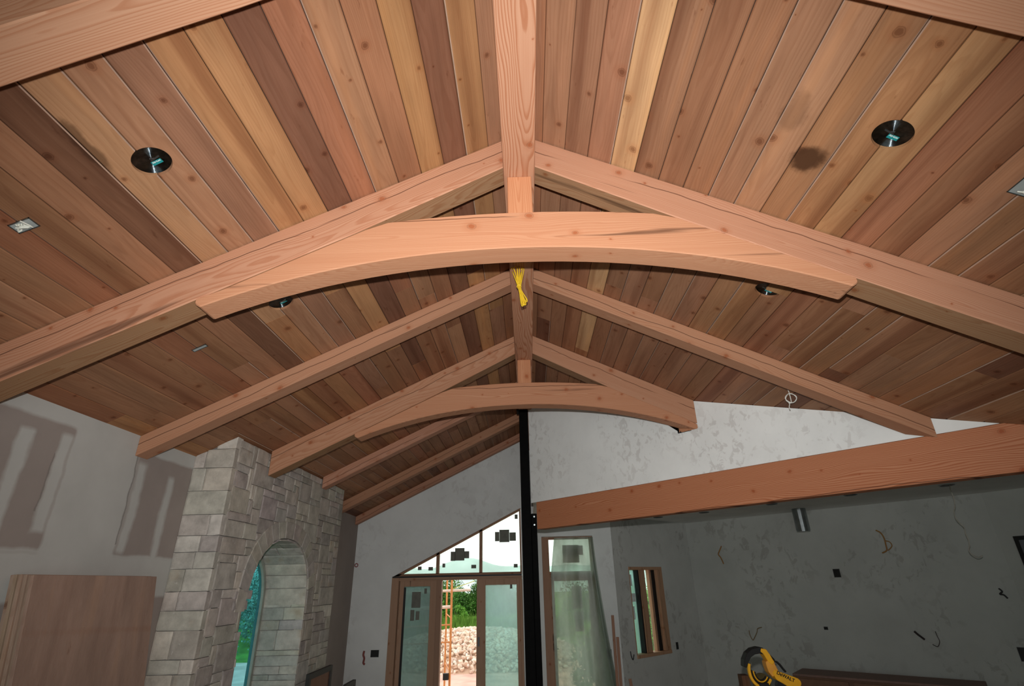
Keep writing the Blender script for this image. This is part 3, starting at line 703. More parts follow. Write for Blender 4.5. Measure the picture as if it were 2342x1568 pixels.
# ring of arch stones
nv = 17
inner = arch_prof(AY0, AY1, ASP, ATOP, 17); outer = arch_prof(AY0 - 0.18, AY1 + 0.18, ASP, ATOP + 0.175, 17)
for k in range(nv):
    a0, a1, b1, b0 = inner[2 * k], inner[2 * k + 2], outer[2 * k + 2], outer[2 * k]
    am, bm_ = inner[2 * k + 1], outer[2 * k + 1]
    cy = sum(p[0] for p in (a0, a1, b0, b1)) / 4; cz = sum(p[1] for p in (a0, a1, b0, b1)) / 4
    prof = [a0, am, a1, b1, bm_, b0]; prof = [(cy + (y - cy) * 0.972, cz + (z_ - cz) * 0.975) for y, z_ in prof]
    pr = U(0.006, 0.010)
    mb = MB().prism([V((SX - 0.10, y, z_)) for y, z_ in prof], V((0.10 + pr, 0, 0)))
    mb.build('stone', M_STONE, st, color=jit(random.choice(STC), 0.08), bevel=0.003)
# far reveal of the opening: coursed stones facing the viewer, and the courses of the vault
z = ZB; XO = -3.17; FRX = -3.11
while z < ASP + 0.01:
    z1 = z + random.choice([0.055, 0.10, 0.13, 0.20, 0.08]); z1 = min(z1, ASP + 0.02); W_ = SX - FRX
    cuts = [0, W_] if (RND() < 0.25) else [0, U(0.16, 0.34), W_]
    for a, c in zip(cuts[:-1], cuts[1:]):
        stone(pillow(V((FRX, AY1 - 0.022, 0)), uXp, uZ, V((0, -1, 0)), (a, z), (c, z1), 0.02, 0.006))
    z = z1 + 0.0001
    if ASP + 0.01 - z < 0.02: break
vt_ = arch_prof(AY0 + 0.02, AY1 - 0.022, ASP, ATOP - 0.022, 7)
for k in range(1, 14):
    (y0, z0), (y1, z1) = vt_[k], vt_[k + 1]
    cuts = [0, U(0.15, 0.33), SX - FRX] if RND() < 0.6 else [0, SX - FRX]
    for a, c in zip(cuts[:-1], cuts[1:]):
        d = V((0, y1 - y0, z1 - z0)); L = d.length; d.normalize(); w = V((0, -d.z, d.y)); w = -w if w.z > 0 else w
        stone(pillow(V((FRX, y0, z0)), uXp, d, w, (a, 0), (c, L), 0.018, 0.002))
# arched window in the opening
aw = thing('window_1', (-3.14, 6.04, FZ), 'arched window of blue-tinted glass behind the stone opening', 'window', None, 'structure')
apr = arch_prof(AY0 - 0.03, AY1 - 0.005, ASP, ATOP - 0.01, 12); ap2 = arch_prof(AY0 + 0.03, AY1 - 0.06, ASP, ATOP - 0.07, 12)
fo = [(apr[0][0], ZB)] + apr + [(apr[-1][0], ZB)]; fi = [(ap2[0][0], ZB)] + ap2 + [(ap2[-1][0], ZB)]
m = MB()
for i in range(len(fo) - 1):
    q = [fo[i], fo[i + 1], fi[i + 1], fi[i]]; m.prism([V((-3.17, y, z_)) for y, z_ in q], V((0.06, 0, 0)))
m.build('window_frame', plain('pale_green_jamb', (0.38, 0.41, 0.36), 0.6), aw)
mid = len(fi) // 2
MB().prism([V((-3.145, y, z_)) for y, z_ in fi], V((0.006, 0, 0))).build('pane', M_CYAN, aw)

# ------------------------------------------------------------------ door unit and raked transom in the gable wall
PINE = wood('clear_pine_joinery', 'fir')
JC = (0.44, 0.29, 0.20)
def bar(parent, name, a, c, col=JC, axis=(0, 0, 1)): return MB().box(a, c).build(name, PINE, parent, g=(a, axis), color=col, bevel=0.003)
d1 = thing('door_1', (-1.2, 9.70, FZ), 'glazed timber doors under the raked window, middle leaf standing open', 'door', None, 'structure')
yf = YB + 0.01
bar(d1, 'door_frame', (-2.315, yf - 0.02, FZ), (-2.195, yf + 0.15, 0.10)); bar(d1, 'door_frame', (-2.195, yf - 0.01, -0.0 + 0.05), (-0.124, yf + 0.12, 0.10), axis=(1, 0, 0))
bar(d1, 'door_frame', (-1.56, yf, FZ), (-1.475, yf + 0.15, 0.05), (0.36, 0.235, 0.165)); bar(d1, 'door_frame', (-0.165, yf - 0.01, FZ), (-0.124, yf + 0.15, 0.05))
def leaf(x0, x1, y, sl, sr, zt, glass, st_l, lab):
    lf = MB(); nm = 'door_leaf'
    a = MB().box((x0, y, FZ), (x0 + sl, y + 0.045, zt)).box((x1 - sr, y, FZ), (x1, y + 0.045, zt)).box((x0 + sl, y, zt - 0.095), (x1 - sr, y + 0.045, zt)).box((x0 + sl, y, FZ), (x1 - sr, y + 0.045, FZ + 0.2))
    o = a.build(nm, PINE, d1, g=((x0, y, FZ), (0, 0, 1)), color=JC, bevel=0.003)
    MB().box((x0 + sl, y + 0.02, FZ + 0.2), (x1 - sr, y + 0.026, zt - 0.095)).build('glass_pane', glass, o)
    return o
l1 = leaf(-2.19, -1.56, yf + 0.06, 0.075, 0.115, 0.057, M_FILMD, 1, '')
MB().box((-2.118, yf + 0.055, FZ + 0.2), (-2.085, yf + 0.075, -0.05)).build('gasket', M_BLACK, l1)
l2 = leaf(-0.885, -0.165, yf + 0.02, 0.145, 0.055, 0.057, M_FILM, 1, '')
for (x0, z0, x1, z1) in ((-1.98, -0.36, -1.83, -0.12), (-1.99, -0.55, -1.925, -0.39), (-1.90, -0.54, -1.84, -0.41), (-1.775, -0.15, -1.73, -0.07)):
    MB().box((x0, yf + 0.072, z0), (x1, yf + 0.074, z1)).build('sticker', M_PAPER, l1)
MB().box((-0.33, yf + 0.032, -0.10), (-0.29, yf + 0.036, -0.03)).build('sticker', M_PAPER, l2)
bar(d1, 'latch_plate', (-0.862, yf + 0.008, -0.93), (-0.835, yf + 0.02, -0.80), (0.2, 0.22, 0.26))
# the open leaf, swung outwards
op = MB().box((-1.60, yf + 0.16, FZ), (-1.56, yf + 0.70, 0.03)); op.build('door_leaf', PINE, d1, g=((-1.5, yf, FZ), (0, 0, 1)), color=(0.30, 0.17, 0.12), bevel=0.003)
w2 = thing('window_2', (-1.2, 9.72, 0.11), 'raked triangular window above the glazed doors in the gable', 'window', None, 'structure')
zs = lambda x: 1.18 + (x + 0.139) * 0.488
def wbar(x0, x1, z0, z1, nm='window_frame', mt=PINE): return MB().box((x0, yf, z0), (x1, yf + 0.08, z1)).build(nm, mt, w2, g=((x0, yf, z0), (0, 0, 1)), color=(0.33, 0.20, 0.13))
MB().prism([V((x, yf, z)) for x, z in ((-2.30, 0.118), (-0.124, 0.118), (-0.124, 0.158), (-2.215, 0.158))], V((0, 0.08, 0))).build('window_frame', PINE, w2, g=((-2.3, yf, 0.1), (1, 0, 0)), color=(0.33, 0.20, 0.13))
MB().prism([V((x, yf, z)) for x, z in ((-2.29, 0.122), (-0.124, zs(-0.124)), (-0.124, zs(-0.124) - 0.035), (-2.21, 0.126))], V((0, 0.08, 0))).build('window_frame', PINE, w2, g=((-2.3, yf, 0.1), (1, 0, 0.488)), color=(0.33, 0.20, 0.13))
MB().box((-2.31, yf - 0.012, 0.098), (-0.124, yf + 0.01, 0.122)).build('black_gap_seal', M_BLACK, w2)
for x in (-1.58, -0.845): MB().prism([V((x, yf, 0.15)), V((x + 0.05, yf, 0.15)), V((x + 0.05, yf, zs(x + 0.05) - 0.01)), V((x, yf, zs(x) - 0.01))], V((0, 0.08, 0))).build('mullion', PINE, w2, g=((x, yf, 0), (0, 0, 1)), color=(0.33, 0.20, 0.13))
MB().box((-0.150, yf, 0.15), (-0.124, yf + 0.08, 1.15)).build('mullion', PINE, w2, g=((0, yf, 0), (0, 0, 1)), color=(0.33, 0.20, 0.13))
for x0, x1 in ((-2.2, -1.58), (-1.53, -0.845), (-0.795, -0.15)):
    MB().prism([V((x0, yf + 0.04, 0.155)), V((x1, yf + 0.04, 0.155)), V((x1, yf + 0.04, zs(x1) - 0.02)), V((x0, yf + 0.04, max(0.16, zs(x0) - 0.02)))], V((0, 0.006, 0))).build('pane', M_CLEAR, w2)
def wst(px0, py0, px1, py1):
    a = onY(px0, py0, yf + 0.032); c = onY(px1, py1, yf + 0.032)
    MB().box((a.x, yf + 0.032, c.z), (c.x, yf + 0.036, a.z)).build('sticker', M_PAPER, w2)
for bx in ((1041, 1253, 1062, 1281), (1031, 1261, 1041, 1282), (1062, 1260, 1073, 1276), (1012, 1288, 1018, 1297), (1078, 1291, 1089, 1299), (1142, 1211, 1165, 1239), (1132, 1216, 1142, 1237), (1165, 1217, 1180, 1236), (1175, 1289, 1184, 1297), (1177, 1176, 1184, 1186), (956, 1295, 964, 1303), (980, 1296, 990, 1304)): wst(*bx)

# single door behind plastic at the right of the post
d2 = thing('door_2', (0.66, 9.70, FZ), 'single glazed door with a transom light, right of the black post', 'door', None, 'structure')
bar(d2, 'door_frame', (0.226, yf, FZ), (0.345, yf + 0.13, 0.69), (0.36, 0.22, 0.15)); bar(d2, 'door_frame', (1.045, yf, FZ), (1.099, yf + 0.13, 0.69), (0.36, 0.22, 0.15))
bar(d2, 'door_frame', (0.345, yf, 0.655), (1.045, yf + 0.13, 0.69), (0.30, 0.18, 0.12), (1, 0, 0)); bar(d2, 'door_frame', (0.345, yf, 0.06), (1.045, yf + 0.13, 0.145), (0.32, 0.17, 0.11), (1, 0, 0))
MB().box((0.345, yf + 0.06, 0.145), (1.045, yf + 0.066, 0.655)).build('pane', M_CLEAR, d2)
lf = MB().box((0.345, yf + 0.04, FZ), (0.41, yf + 0.085, 0.06)).box((0.98, yf + 0.04, FZ), (1.045, yf + 0.085, 0.06)).box((0.41, yf + 0.04, 0.0), (0.98, yf + 0.085, 0.06)).box((0.41, yf + 0.04, FZ), (0.98, yf + 0.085, FZ + 0.25)).build('door_leaf', PINE, d2, g=((0.3, yf, FZ), (0, 0, 1)), color=(0.36, 0.22, 0.15))
MB().box((0.41, yf + 0.06, FZ + 0.25), (0.98, yf + 0.066, 0.0)).build('glass_pane', M_CLEAR, lf)
MB().tube([(0.39, yf + 0.03, -0.98), (0.39, yf - 0.02, -0.98), (0.43, yf - 0.03, -0.98)], 0.011, 8).add(*(lambda q: (q.v, q.f))(MB().box((0.375, yf + 0.028, -1.08), (0.405, yf + 0.04, -0.86)))).build('door_handle', M_BLACK, lf)
for (x0, z0, x1, z1) in ((0.58, 0.28, 0.86, 0.56), (0.80, 0.40, 0.93, 0.55)): MB().box((x0, yf + 0.056, z0), (x1, yf + 0.059, z1)).build('sticker', M_PAPER, d2)
for (x0, z0, x1, z1) in ((0.70, -0.42, 0.86, -0.08), (0.72, -0.75, 0.86, -0.46)): MB().box((x0, yf + 0.056, z0), (x1, yf + 0.059, z1)).build('sticker', M_PAPER, lf)
# plastic sheet: pleated, hung from the head and flaring to the right at the bottom
vs, fs = [], []; nx, nz = 56, 30
for j in range(nz + 1):
    tz = j / nz; z = 0.675 - tz * 2.9
    for i in range(nx + 1):
        tx = i / nx; xl = 0.30 + 0.06 + (0.08 * max(0, 1 - tz * 5)); xr = 1.10 + 0.30 * tz ** 1.3
        x = xl + (xr - xl) * tx
        fold = 0.004 * math.sin(tx * 34 + 2 * tz) * (0.3 + tz) + 0.012 * math.sin(tx * 11 + 5 * tz) + (0.03 * math.exp(-((tx - 0.93) / 0.03) ** 2))
        vs.append((x, yf - 0.075 + fold - 0.05 * tz, z)); 
for j in range(nz):
    for i in range(nx): fs.append((j * (nx + 1) + i, j * (nx + 1) + i + 1, (j + 1) * (nx + 1) + i + 1, (j + 1) * (nx + 1) + i))
tag(MB().add(vs, fs).build('plastic_sheet', M_SHEET, smooth=True, fix=False), 'milky plastic dust sheet hanging over the single door', 'plastic sheet')

# window in wing wall B
w3 = thing('window_3', COR + DB * 0.87 + V((0, 0, -1.17)), 'small wood-framed window in the angled wing wall', 'window', None, 'structure')
nB = V((-0.682, 0.731, 0))
def fb(name, mat, s0, s1, z0, z1, d0, d1_, col=(0.52, 0.33, 0.21), parent=None):
    return MB().frame_box(COR, DB, nB, uZ, (s0, d0, z0), (s1, d1_, z1)).build(name, mat, parent or w3, g=(COR + DB * s0, (0, 0, 1)), color=col, bevel=0.003)
fb('window_frame', PINE, 0.384, 1.36, 0.15, 0.20, -0.01, 0.17); fb('window_frame', PINE, 0.384, 1.36, -1.17, -1.12, -0.02, 0.17)
fb('window_frame', PINE, 1.20, 1.36, -1.12, 0.15, -0.01, 0.17); fb('window_frame', PINE, 0.384, 0.41, -1.12, 0.15, 0.0, 0.17)
fb('mullion', PINE, 0.72, 0.88, -1.12, 0.15, 0.03, 0.15); fb('sash', PINE, 1.05, 1.11, -1.12, 0.15, 0.06, 0.13)
fb('gasket', M_BLACK, 0.68, 0.72, -1.12, 0.15, 0.04, 0.14); fb('gasket', M_BLACK, 1.11, 1.20, -1.12, 0.15, 0.05, 0.14)
fb('pane', M_FILM, 0.41, 0.68, -1.12, 0.15, 0.12, 0.126); fb('pane', M_CLEAR, 0.88, 1.05, -1.12, 0.15, 0.10, 0.106)
for (s0, z0, s1, z1) in ((0.46, -0.10, 0.60, 0.08), (0.46, -0.35, 0.66, -0.22), (0.46, -0.62, 0.60, -0.42)): fb('sticker', M_INK, s0, s1, z0, z1, 0.114, 0.117)

# ------------------------------------------------------------------ recessed lights in the plank ceiling
def recessed(c, sg, lab, det=True):
    n = V((sg * SL, 0, 1)).normalized(); e1 = V((0, 1, 0)); e2 = n.cross(e1)
    t = thing('recessed_light', c, lab, 'ceiling light', 'recessed lights in the plank ceiling')
    R = CR - 0.001; seg = 40; vs = []; fs = []
    for h in (0.0185, 0.05): vs += [c + (e1 * math.cos(k * 2 * math.pi / seg) + e2 * math.sin(k * 2 * math.pi / seg)) * (R + 0.003) + n * h for k in range(seg)]
    fs = [(k, (k + 1) % seg, seg + (k + 1) % seg, seg + k) for k in range(seg)]
    MB().add(vs, fs).build('housing_rim', M_BLACK, t, smooth=True, fix=False)
    ob = MB().add([c + (e1 * math.cos(k * 2 * math.pi / seg) + e2 * math.sin(k * 2 * math.pi / seg)) * (R + 0.003) * rr + n * 0.0195 for rr in (1.0, 0.5, 0.02) for k in range(seg)],
             [(r_ * seg + k, r_ * seg + (k + 1) % seg, (r_ + 1) * seg + (k + 1) % seg, (r_ + 1) * seg + k) for r_ in range(2) for k in range(seg)])
    o = ob.build('reflector_disc', M_CAN, t, smooth=True, fix=False)
    # put the disc in its own frame so that the turned finish runs round its axis
    me = o.data; q = n.to_track_quat('Z', 'Y'); inv = q.inverted()
    me.transform(inv.to_matrix().to_4x4()); o.rotation_mode = 'QUATERNION'; o.rotation_quaternion = q
    # teal sticker with the printed words, facing down, reading up the slope
    cu = V((1, 0, 0)) - n * n.x; cu.normalize(); cv = -(n.cross(cu)); cv = cv if cv.y > 0 else -cv
    # text right is +x, text up is towards the far side seen from below -> up = +y mirrored by the downward view
    up_ = V((0, -1, 0)); w = -n; rt = up_.cross(w)
    rot = math.radians(-6 * sg); rt2 = rt * math.cos(rot) + up_ * math.sin(rot); up2 = up_ * math.cos(rot) - rt * math.sin(rot)
    o0 = c + n * 0.0150 + V((0, 0.022, 0)) + rt * 0.012 * (1 if sg > 0 else 1)
    stk = MB().frame_box(o0, rt2, up2, w, (-0.023, -0.010, -0.0006), (0.023, 0.012, 0.0006)).build('sticker', M_TEAL, t)
    text_mesh('Air-Loc', 0.0125, o0 + up2 * 0.006 + w * 0.001, rt2, up2, w, 0.0003, 0.0004).build('lettering', M_INK, stk, fix=False)
    o1 = c + n * 0.014 + V((-0.02 * sg, -0.008, 0)) * 1.0
    MB().frame_box(o1 - V((0, 0.0, 0)), (rt * 0.95 - up_ * 0.25 * sg).normalized(), up_, w, (-0.022, -0.004, -0.001), (0.022, 0.003, 0.002)).build('spring_clip', M_GALV, t)
    MB().tube([o1 + rt * 0.02 * k + up_ * 0.006 * (k % 2) for k in (-1, 0, 1)], 0.003, 5).build('spring_clip', M_GALV, t)
    return t
recessed(CANS[0], -1, 'near recessed light can in the left ceiling slope, teal sticker inside')
recessed(CANS[1], 1, 'near recessed light can in the right ceiling slope, teal sticker inside')
recessed(CANS[2], -1, 'recessed light can half hidden by the left end of the near curved tie beam')
recessed(CANS[3], 1, 'recessed light can just under the right end of the near curved tie beam')
for i, (px, py) in enumerate(((2165, 1109), (1945, 1131), (1765, 1152), (1610, 1171), (1505, 1182))):
    c = onZ(px, py, WZ); t = thing('soffit_light', c, ['rightmost dark', 'second from the right dark', 'third dark', 'fourth dark', 'farthest dark'][i] + ' round light opening in the low wing ceiling', 'ceiling light', 'light openings in the wing ceiling')
    MB().tube([c + V((0, 0, -0.004)), c], 0.085, 20).build('opening', M_BLACK, t); 
    MB().tube([c + V((0.082 * math.cos(a * math.pi / 10), 0.082 * math.sin(a * math.pi / 10), -0.005)) for a in range(20)], 0.004, 5, True).build('trim_ring', M_GALV, t)

# ------------------------------------------------------------------ electrical boxes and loose cables
def roof_n(sg): return V((sg * SL, 0, 1)).normalized()
def box_in_roof(c, w, h, lab, wires, cat='electrical box', rim=True):
    sg = 1 if c.x > 0 else -1; n = roof_n(sg); e1 = V((1, 0, -sg * SL)).normalized(); e2 = V((0, 1, 0))
    t = thing('ceiling_box', c, lab, cat, 'electrical boxes in the plank ceiling')
    m = MB()
    for (a, q) in (((-w, -h, -0.004), (w, -h + 0.004, 0.03)), ((-w, h - 0.004, -0.004), (w, h, 0.03)), ((-w, -h, -0.004), (-w + 0.004, h, 0.03)), ((w - 0.004, -h, -0.004), (w, h, 0.03))):
        m.frame_box(c, e1, e2, n, a, q)
    m.build('box_rim', M_GALV, t)
    MB().frame_box(c, e1, e2, n, (-w, -h, -0.001), (w, h, 0.001)).build('box_back', M_OBJ, t, color=(0.33, 0.36, 0.35))
    for k in range(wires):
        p0 = c - n * 0.002 + e1 * U(-w, w) * 0.6 + e2 * U(-h, h) * 0.5
        pts = [p0, p0 - n * 0.012 + e1 * U(-0.01, 0.01), p0 - n * U(0.012, 0.025) + e1 * U(-0.035, 0.035) + e2 * U(-0.03, 0.03), p0 - n * U(0.004, 0.02) + e1 * U(-0.04, 0.045) + e2 * U(-0.035, 0.035)]
        sm = []
        for i in range(9):
            q = i / 8 * 3; a = min(int(q), 2); f = q - a; sm.append(pts[a].lerp(pts[a + 1], f))
        MB().tube(sm, 0.0035, 5).build('wire', M_OBJ, t, color=(0.72, 0.74, 0.66))
    return t
box_in_roof(onRoof(55, 515), 0.045, 0.030, 'metal box at the left edge with a tangle of white wires', 5)
box_in_roof(onRoof(457, 795), 0.048, 0.016, 'narrow empty metal box plate left of the stonework slope', 0)
box_in_roof(onRoof(2345, 428), 0.040, 0.045, 'metal box with white wires at the right picture edge', 3)
def wire(name, pts, r, col, lab, cat='cable', group=None, n=10):
    P = [V(p) for p in pts]; sm = []
    for i in range(len(P) - 1):      # Catmull-Rom
        p0, p1, p2, p3 = P[max(i - 1, 0)], P[i], P[i + 1], P[min(i + 2, len(P) - 1)]
        for k in range(n): 
            t = k / n; sm.append(0.5 * ((2 * p1) + (p2 - p0) * t + (2 * p0 - 5 * p1 + 4 * p2 - p3) * t * t + (3 * p1 - p0 - 3 * p2 + p3) * t ** 3))
    sm.append(P[-1]); return tag(MB().tube(sm, r, 6).build(name, M_OBJ, color=col, smooth=True), lab, cat, group)
c = onRoof(625, 905); wire('loose_wire', [c, c + V((0.0, 0, -0.05)), c + V((-0.05, 0, -0.045)), c + V((0.03, 0, -0.015)), c + V((-0.03, 0.01, -0.06))], 0.005, (0.75, 0.75, 0.68), 'white wire tuft hanging behind the left middle rafter')
# white coil under the right slope
c = onRoof(1800, 886); yy = c.y
def py(px, py_): return onY(px, py_, yy)
cw = [py(1800, 886), py(1803, 893), py(1806, 902)] 
ctr = py(1809, 910)
for k in range(26): a = -math.pi * 0.55 - k * 2 * math.pi / 12; cw.append(ctr + V((math.cos(a) * (0.042 + 0.006 * math.sin(k)), 0.004 * math.sin(k * 1.3), math.sin(a) * 0.040)))
cw += [py(1806, 924), py(1805, 930), py(1807, 936)]
wire('wire_coil', cw, 0.0038, (0.80, 0.80, 0.74), 'white cable coil hanging from the right ceiling slope', n=4)
# yellow cord bundle below the ridge
rx, ry = 0.0, 3.43
def ry_(px, py_): return onY(px, py_, ry)
loops = []
rb = thing('rope_bundle', ry_(1190, 700), 'bright yellow cord bundle hanging under the ridge beam', 'rope')
top = [(1172, 614), (1179, 610), (1184, 608), (1190, 609), (1194, 610)]; bot = [(1197, 699), (1200, 698), (1203, 690), (1195, 698), (1201, 686)]
for k in range(5):
    a, c_ = top[k], bot[k]; midp = (1186 + k, 655)
    l = [ry_(a[0] - 2, a[1] + 4), ry_(a[0] + 0, a[1]), ry_(a[0] + 4, a[1] + 5), ry_(midp[0] + 1, midp[1]), ry_(c_[0] + 2, c_[1] - 6), ry_(c_[0], c_[1]), ry_(c_[0] - 3, c_[1] - 5), ry_(midp[0] - 2, midp[1]), ry_(a[0] - 2, a[1] + 4)]
    sm = []
    for i in range(len(l) - 1):
        p0, p1, p2, p3 = l[max(i - 1, 0)], l[i], l[i + 1], l[min(i + 2, len(l) - 1)]
        for q in range(5):
            t = q / 5; sm.append(0.5 * ((2 * p1) + (p2 - p0) * t + (2 * p0 - 5 * p1 + 4 * p2 - p3) * t * t + (3 * p1 - p0 - 3 * p2 + p3) * t ** 3) + V((0, 0.008 * (k - 2), 0)))
    MB().tube(sm, 0.0036, 6).build('cord_loop', M_OBJ, rb, color=(0.90, 0.60, 0.03), smooth=True)
MB().tube([ry_(1187, 655) + V((0.016 * math.cos(a), 0.024 * math.sin(a), 0.004 * math.sin(3 * a))) for a in [i * math.pi / 6 for i in range(12)]], 0.005, 6, True).build('cord_wrap', M_OBJ, rb, color=(0.85, 0.58, 0.04), smooth=True)
tp = ry_(1186, 612); MB().tube([tp + V((0, 0, -0.005)), V((tp.x, tp.y, 2.2))], 0.0025, 5).build('hanging_string', M_OBJ, rb, color=(0.75, 0.5, 0.05))

# wing: metal duct stub, hanging cord, boxes and wires in walls
dc = onZ(1826, 1163, WZ); tag_d = thing('duct_stub', dc, 'short round galvanised duct hanging from the low wing ceiling', 'duct')
dl = dc.z - onY(1832, 1215, dc.y).z
MB().tube([dc, dc - V((0, 0, dl - 0.02))], 0.105, 28).build('duct_pipe', M_GALV, tag_d, smooth=False)
MB().tube([dc - V((0, 0, dl - 0.02)), dc - V((0, 0, dl))], 0.098, 28).build('crimped_end', M_GALV, tag_d)
hc = onZ(2172, 1109, WZ)
def hw(px, py_): return onY(px, py_, hc.y)
wire('hanging_cord', [hc, hw(2174, 1120), hw(2180, 1135), hw(2184, 1155), hw(2182, 1170), hw(2188, 1188), hw(2205, 1205), hw(2208, 1218), hw(2214, 1232), hw(2217, 1245), hw(2216, 1258), hw(2224, 1268), hw(2238, 1274), hw(2247, 1270)], 0.006, (0.46, 0.43, 0.37), 'long pale cord dangling from the low wing ceiling')
nC = V((0.731, 0.682, 0))
def cC(px, py_, off=0.0): return onP(px, py_, BC - nC * off, nC)
def wbox(c, d, n, w, h, lab, group='wall boxes cut in the grey walls'):
    t = thing('outlet_box', c, lab, 'outlet box', group)
    m = MB()
    for (a, q) in (((-w, -0.004, -h), (w, 0.004, -h + 0.006)), ((-w, -0.004, h - 0.006), (w, 0.004, h)), ((-w, -0.004, -h), (-w + 0.006, 0.004, h)), ((w - 0.006, -0.004, -h), (w, 0.004, h))): m.frame_box(c, d, n, uZ, a, q)
    m.build('box_rim', M_OBJ, t, color=(0.05, 0.05, 0.05)); MB().frame_box(c, d, n, uZ, (-w, 0.0, -h), (w, 0.002, h)).build('box_back', M_BLACK, t)
    return t
dC = D45
wbox(cC(1914, 1310, 0.005), dC, -nC, 0.05, 0.062, 'dark outlet box high on the long wing wall')
wbox(cC(1889, 1436, 0.005), dC, -nC, 0.03, 0.022, 'tiny dark round hole low on the long wing wall')
wbox(cC(2340, 1496, 0.005), dC, -nC, 0.04, 0.08, 'dark box at the lower right picture edge')
def pB(px, py_, off=0.0): return onP(px, py_, COR - nB * off, nB)
wbox(pB(1549, 1476, 0.005), DB, -nB, 0.032, 0.055, 'dark outlet box right of the small wing window')
wbox(onY(1394, 1494, YB - 0.005), uXp, V((0, -1, 0)), 0.035, 0.06, 'dark outlet box behind the leaning strip of lumber')
wbox(onY(857, 1494, YB - 0.005), uXp, V((0, -1, 0)), 0.065, 0.05, 'square black outlet box left of the glazed doors')
def wpx(f, pts, r, col, lab, grp='wires poking from the walls'): return wire('loose_wire', [f(*p) for p in pts], r, col, lab, 'cable', grp, 6)
OG = (0.34, 0.17, 0.05)
wpx(lambda x, y: cC(x, y, 0.02 if y != 1248 else 0), [(1650, 1248), (1646, 1258), (1643, 1267), (1648, 1274), (1652, 1282), (1655, 1289)], 0.010, OG, 'orange wire poking out high at the left of the long wing wall')
wpx(lambda x, y: cC(x, y, 0.03), [(2003, 1212), (2014, 1218), (2022, 1230), (2026, 1245), (2028, 1258), (2018, 1264)], 0.010, OG, 'orange looped wire high on the long wing wall right of the duct')
wpx(lambda x, y: cC(x, y, 0.035), [(2025, 1236), (2035, 1239), (2040, 1247), (2036, 1254), (2031, 1258)], 0.007, OG, 'thin wire loop beside the orange wire right of the duct')
wpx(lambda x, y: cC(x, y, 0.02), [(1742, 1434), (1733, 1437), (1731, 1446), (1726, 1457), (1722, 1463), (1716, 1453), (1713, 1441)], 0.007, (0.22, 0.15, 0.07), 'brown forked wire above the yellow saw on the wing wall')
wpx(lambda x, y: cC(x, y, 0.02), [(2091, 1443), (2099, 1450), (2107, 1456), (2115, 1462)], 0.014, (0.03, 0.02, 0.02), 'thick dark cable end low on the long wing wall')
wpx(lambda x, y: cC(x, y, 0.02), [(2139, 1443), (2144, 1455), (2149, 1466), (2145, 1478), (2133, 1473)], 0.005, (0.06, 0.05, 0.05), 'thin curled dark wire right of the thick cable end')
wpx(lambda x, y: cC(x, y, 0.02), [(2284, 1345), (2292, 1352), (2287, 1358), (2296, 1360), (2305, 1368)], 0.010, (0.03, 0.03, 0.03), 'black knotted wire near the right end of the wing wall')
wpx(lambda x, y: pB(x, y, 0.02), [(1442, 1489), (1444, 1500), (1448, 1508), (1450, 1496)], 0.008, (0.05, 0.05, 0.05), 'black wires below the left corner of the wing window')
wpx(lambda x, y: onY(x, y, YB - 0.02), [(833, 1488), (831, 1497), (833, 1505), (831, 1515), (834, 1519)], 0.016, (0.25, 0.07, 0.06), 'red and brown wire pair beside the square black outlet box')
c = onY(815, 1292, YB - 0.02); tag(MB().tube([c + V((0.026 * math.cos(a), 0, 0.026 * math.sin(a))) for a in [i * math.pi / 8 for i in range(16)]], 0.008, 6, True).build('wall_grommet', M_OBJ, color=(0.30, 0.10, 0.10)), 'small dull red ring on the far left wall corner', 'grommet')
# black recess beside the truss foot and a dark panel at the right edge
c = onP(1565, 981, P45 + N45 * 0.006, N45); tag(MB().frame_box(c, D45, N45, uZ, (-0.075, -0.01, -0.03), (0.075, 0.004, 0.03)).build('wall_notch', M_BLACK), 'black notch in the white wall under the farther truss end', 'hole')
n2 = (DE - CD).normalized(); nD = V((n2.y, -n2.x, 0)); nD = -nD if nD.dot(CD) < 0 else nD
c = onP(2318, 1226, CD, nD); wf = thing('window_4', c, 'dark framed opening at the right picture edge', 'window', None, 'structure')
MB().frame_box(c, n2, nD, uZ, (0, -0.03, -0.9), (0.9, 0.0, 0)).build('window_frame', M_BLACK, wf)
MB().frame_box(c, n2, nD, uZ, (0.05, -0.036, -0.85), (0.85, -0.03, -0.05)).build('pane', plain('dark_grey_board', (0.12, 0.125, 0.14), 0.6), wf)

# ------------------------------------------------------------------ plywood stack leaning on the left wall
PLY = wood('plywood_face', 'ply')
lean = 0.135
for k in range(7):
    xt = -2.955 + 0.0205 * k; y0 = 3.19 + U(-0.012, 0.012) - 0.01 * (k % 2); y1 = 4.26 + (0.0 if k < 6 else 0.0); zt = 0.092 + U(-0.006, 0.004)
    d = V((lean, 0, -1)).normalized(); n = V((1, 0, lean)).normalized(); o = V((xt, 0, zt))
    L = (zt - FZ) / -d.z
    m = MB().frame_box(o, V((0, 1, 0)), d, n, (y0, 0, 0), (y1, L - 0.004, 0.0185))
    lab = ['plywood sheet flat against the left wall, rearmost of the leaning stack', 'second plywood sheet from the wall in the leaning stack', 'third plywood sheet from the wall in the leaning stack', 'middle plywood sheet of the leaning stack', 'third plywood sheet from the front of the leaning stack', 'plywood sheet just behind the front one of the stack', 'front plywood sheet of the stack, its whole knotty face showing'][k]
    tag(m.build('plywood_sheet', PLY, g=(o, (0, 0.05, 1)), color=jit((0.37, 0.265, 0.20), 0.06), bevel=0.001), lab, 'plywood', 'plywood sheets leaning on the left wall')
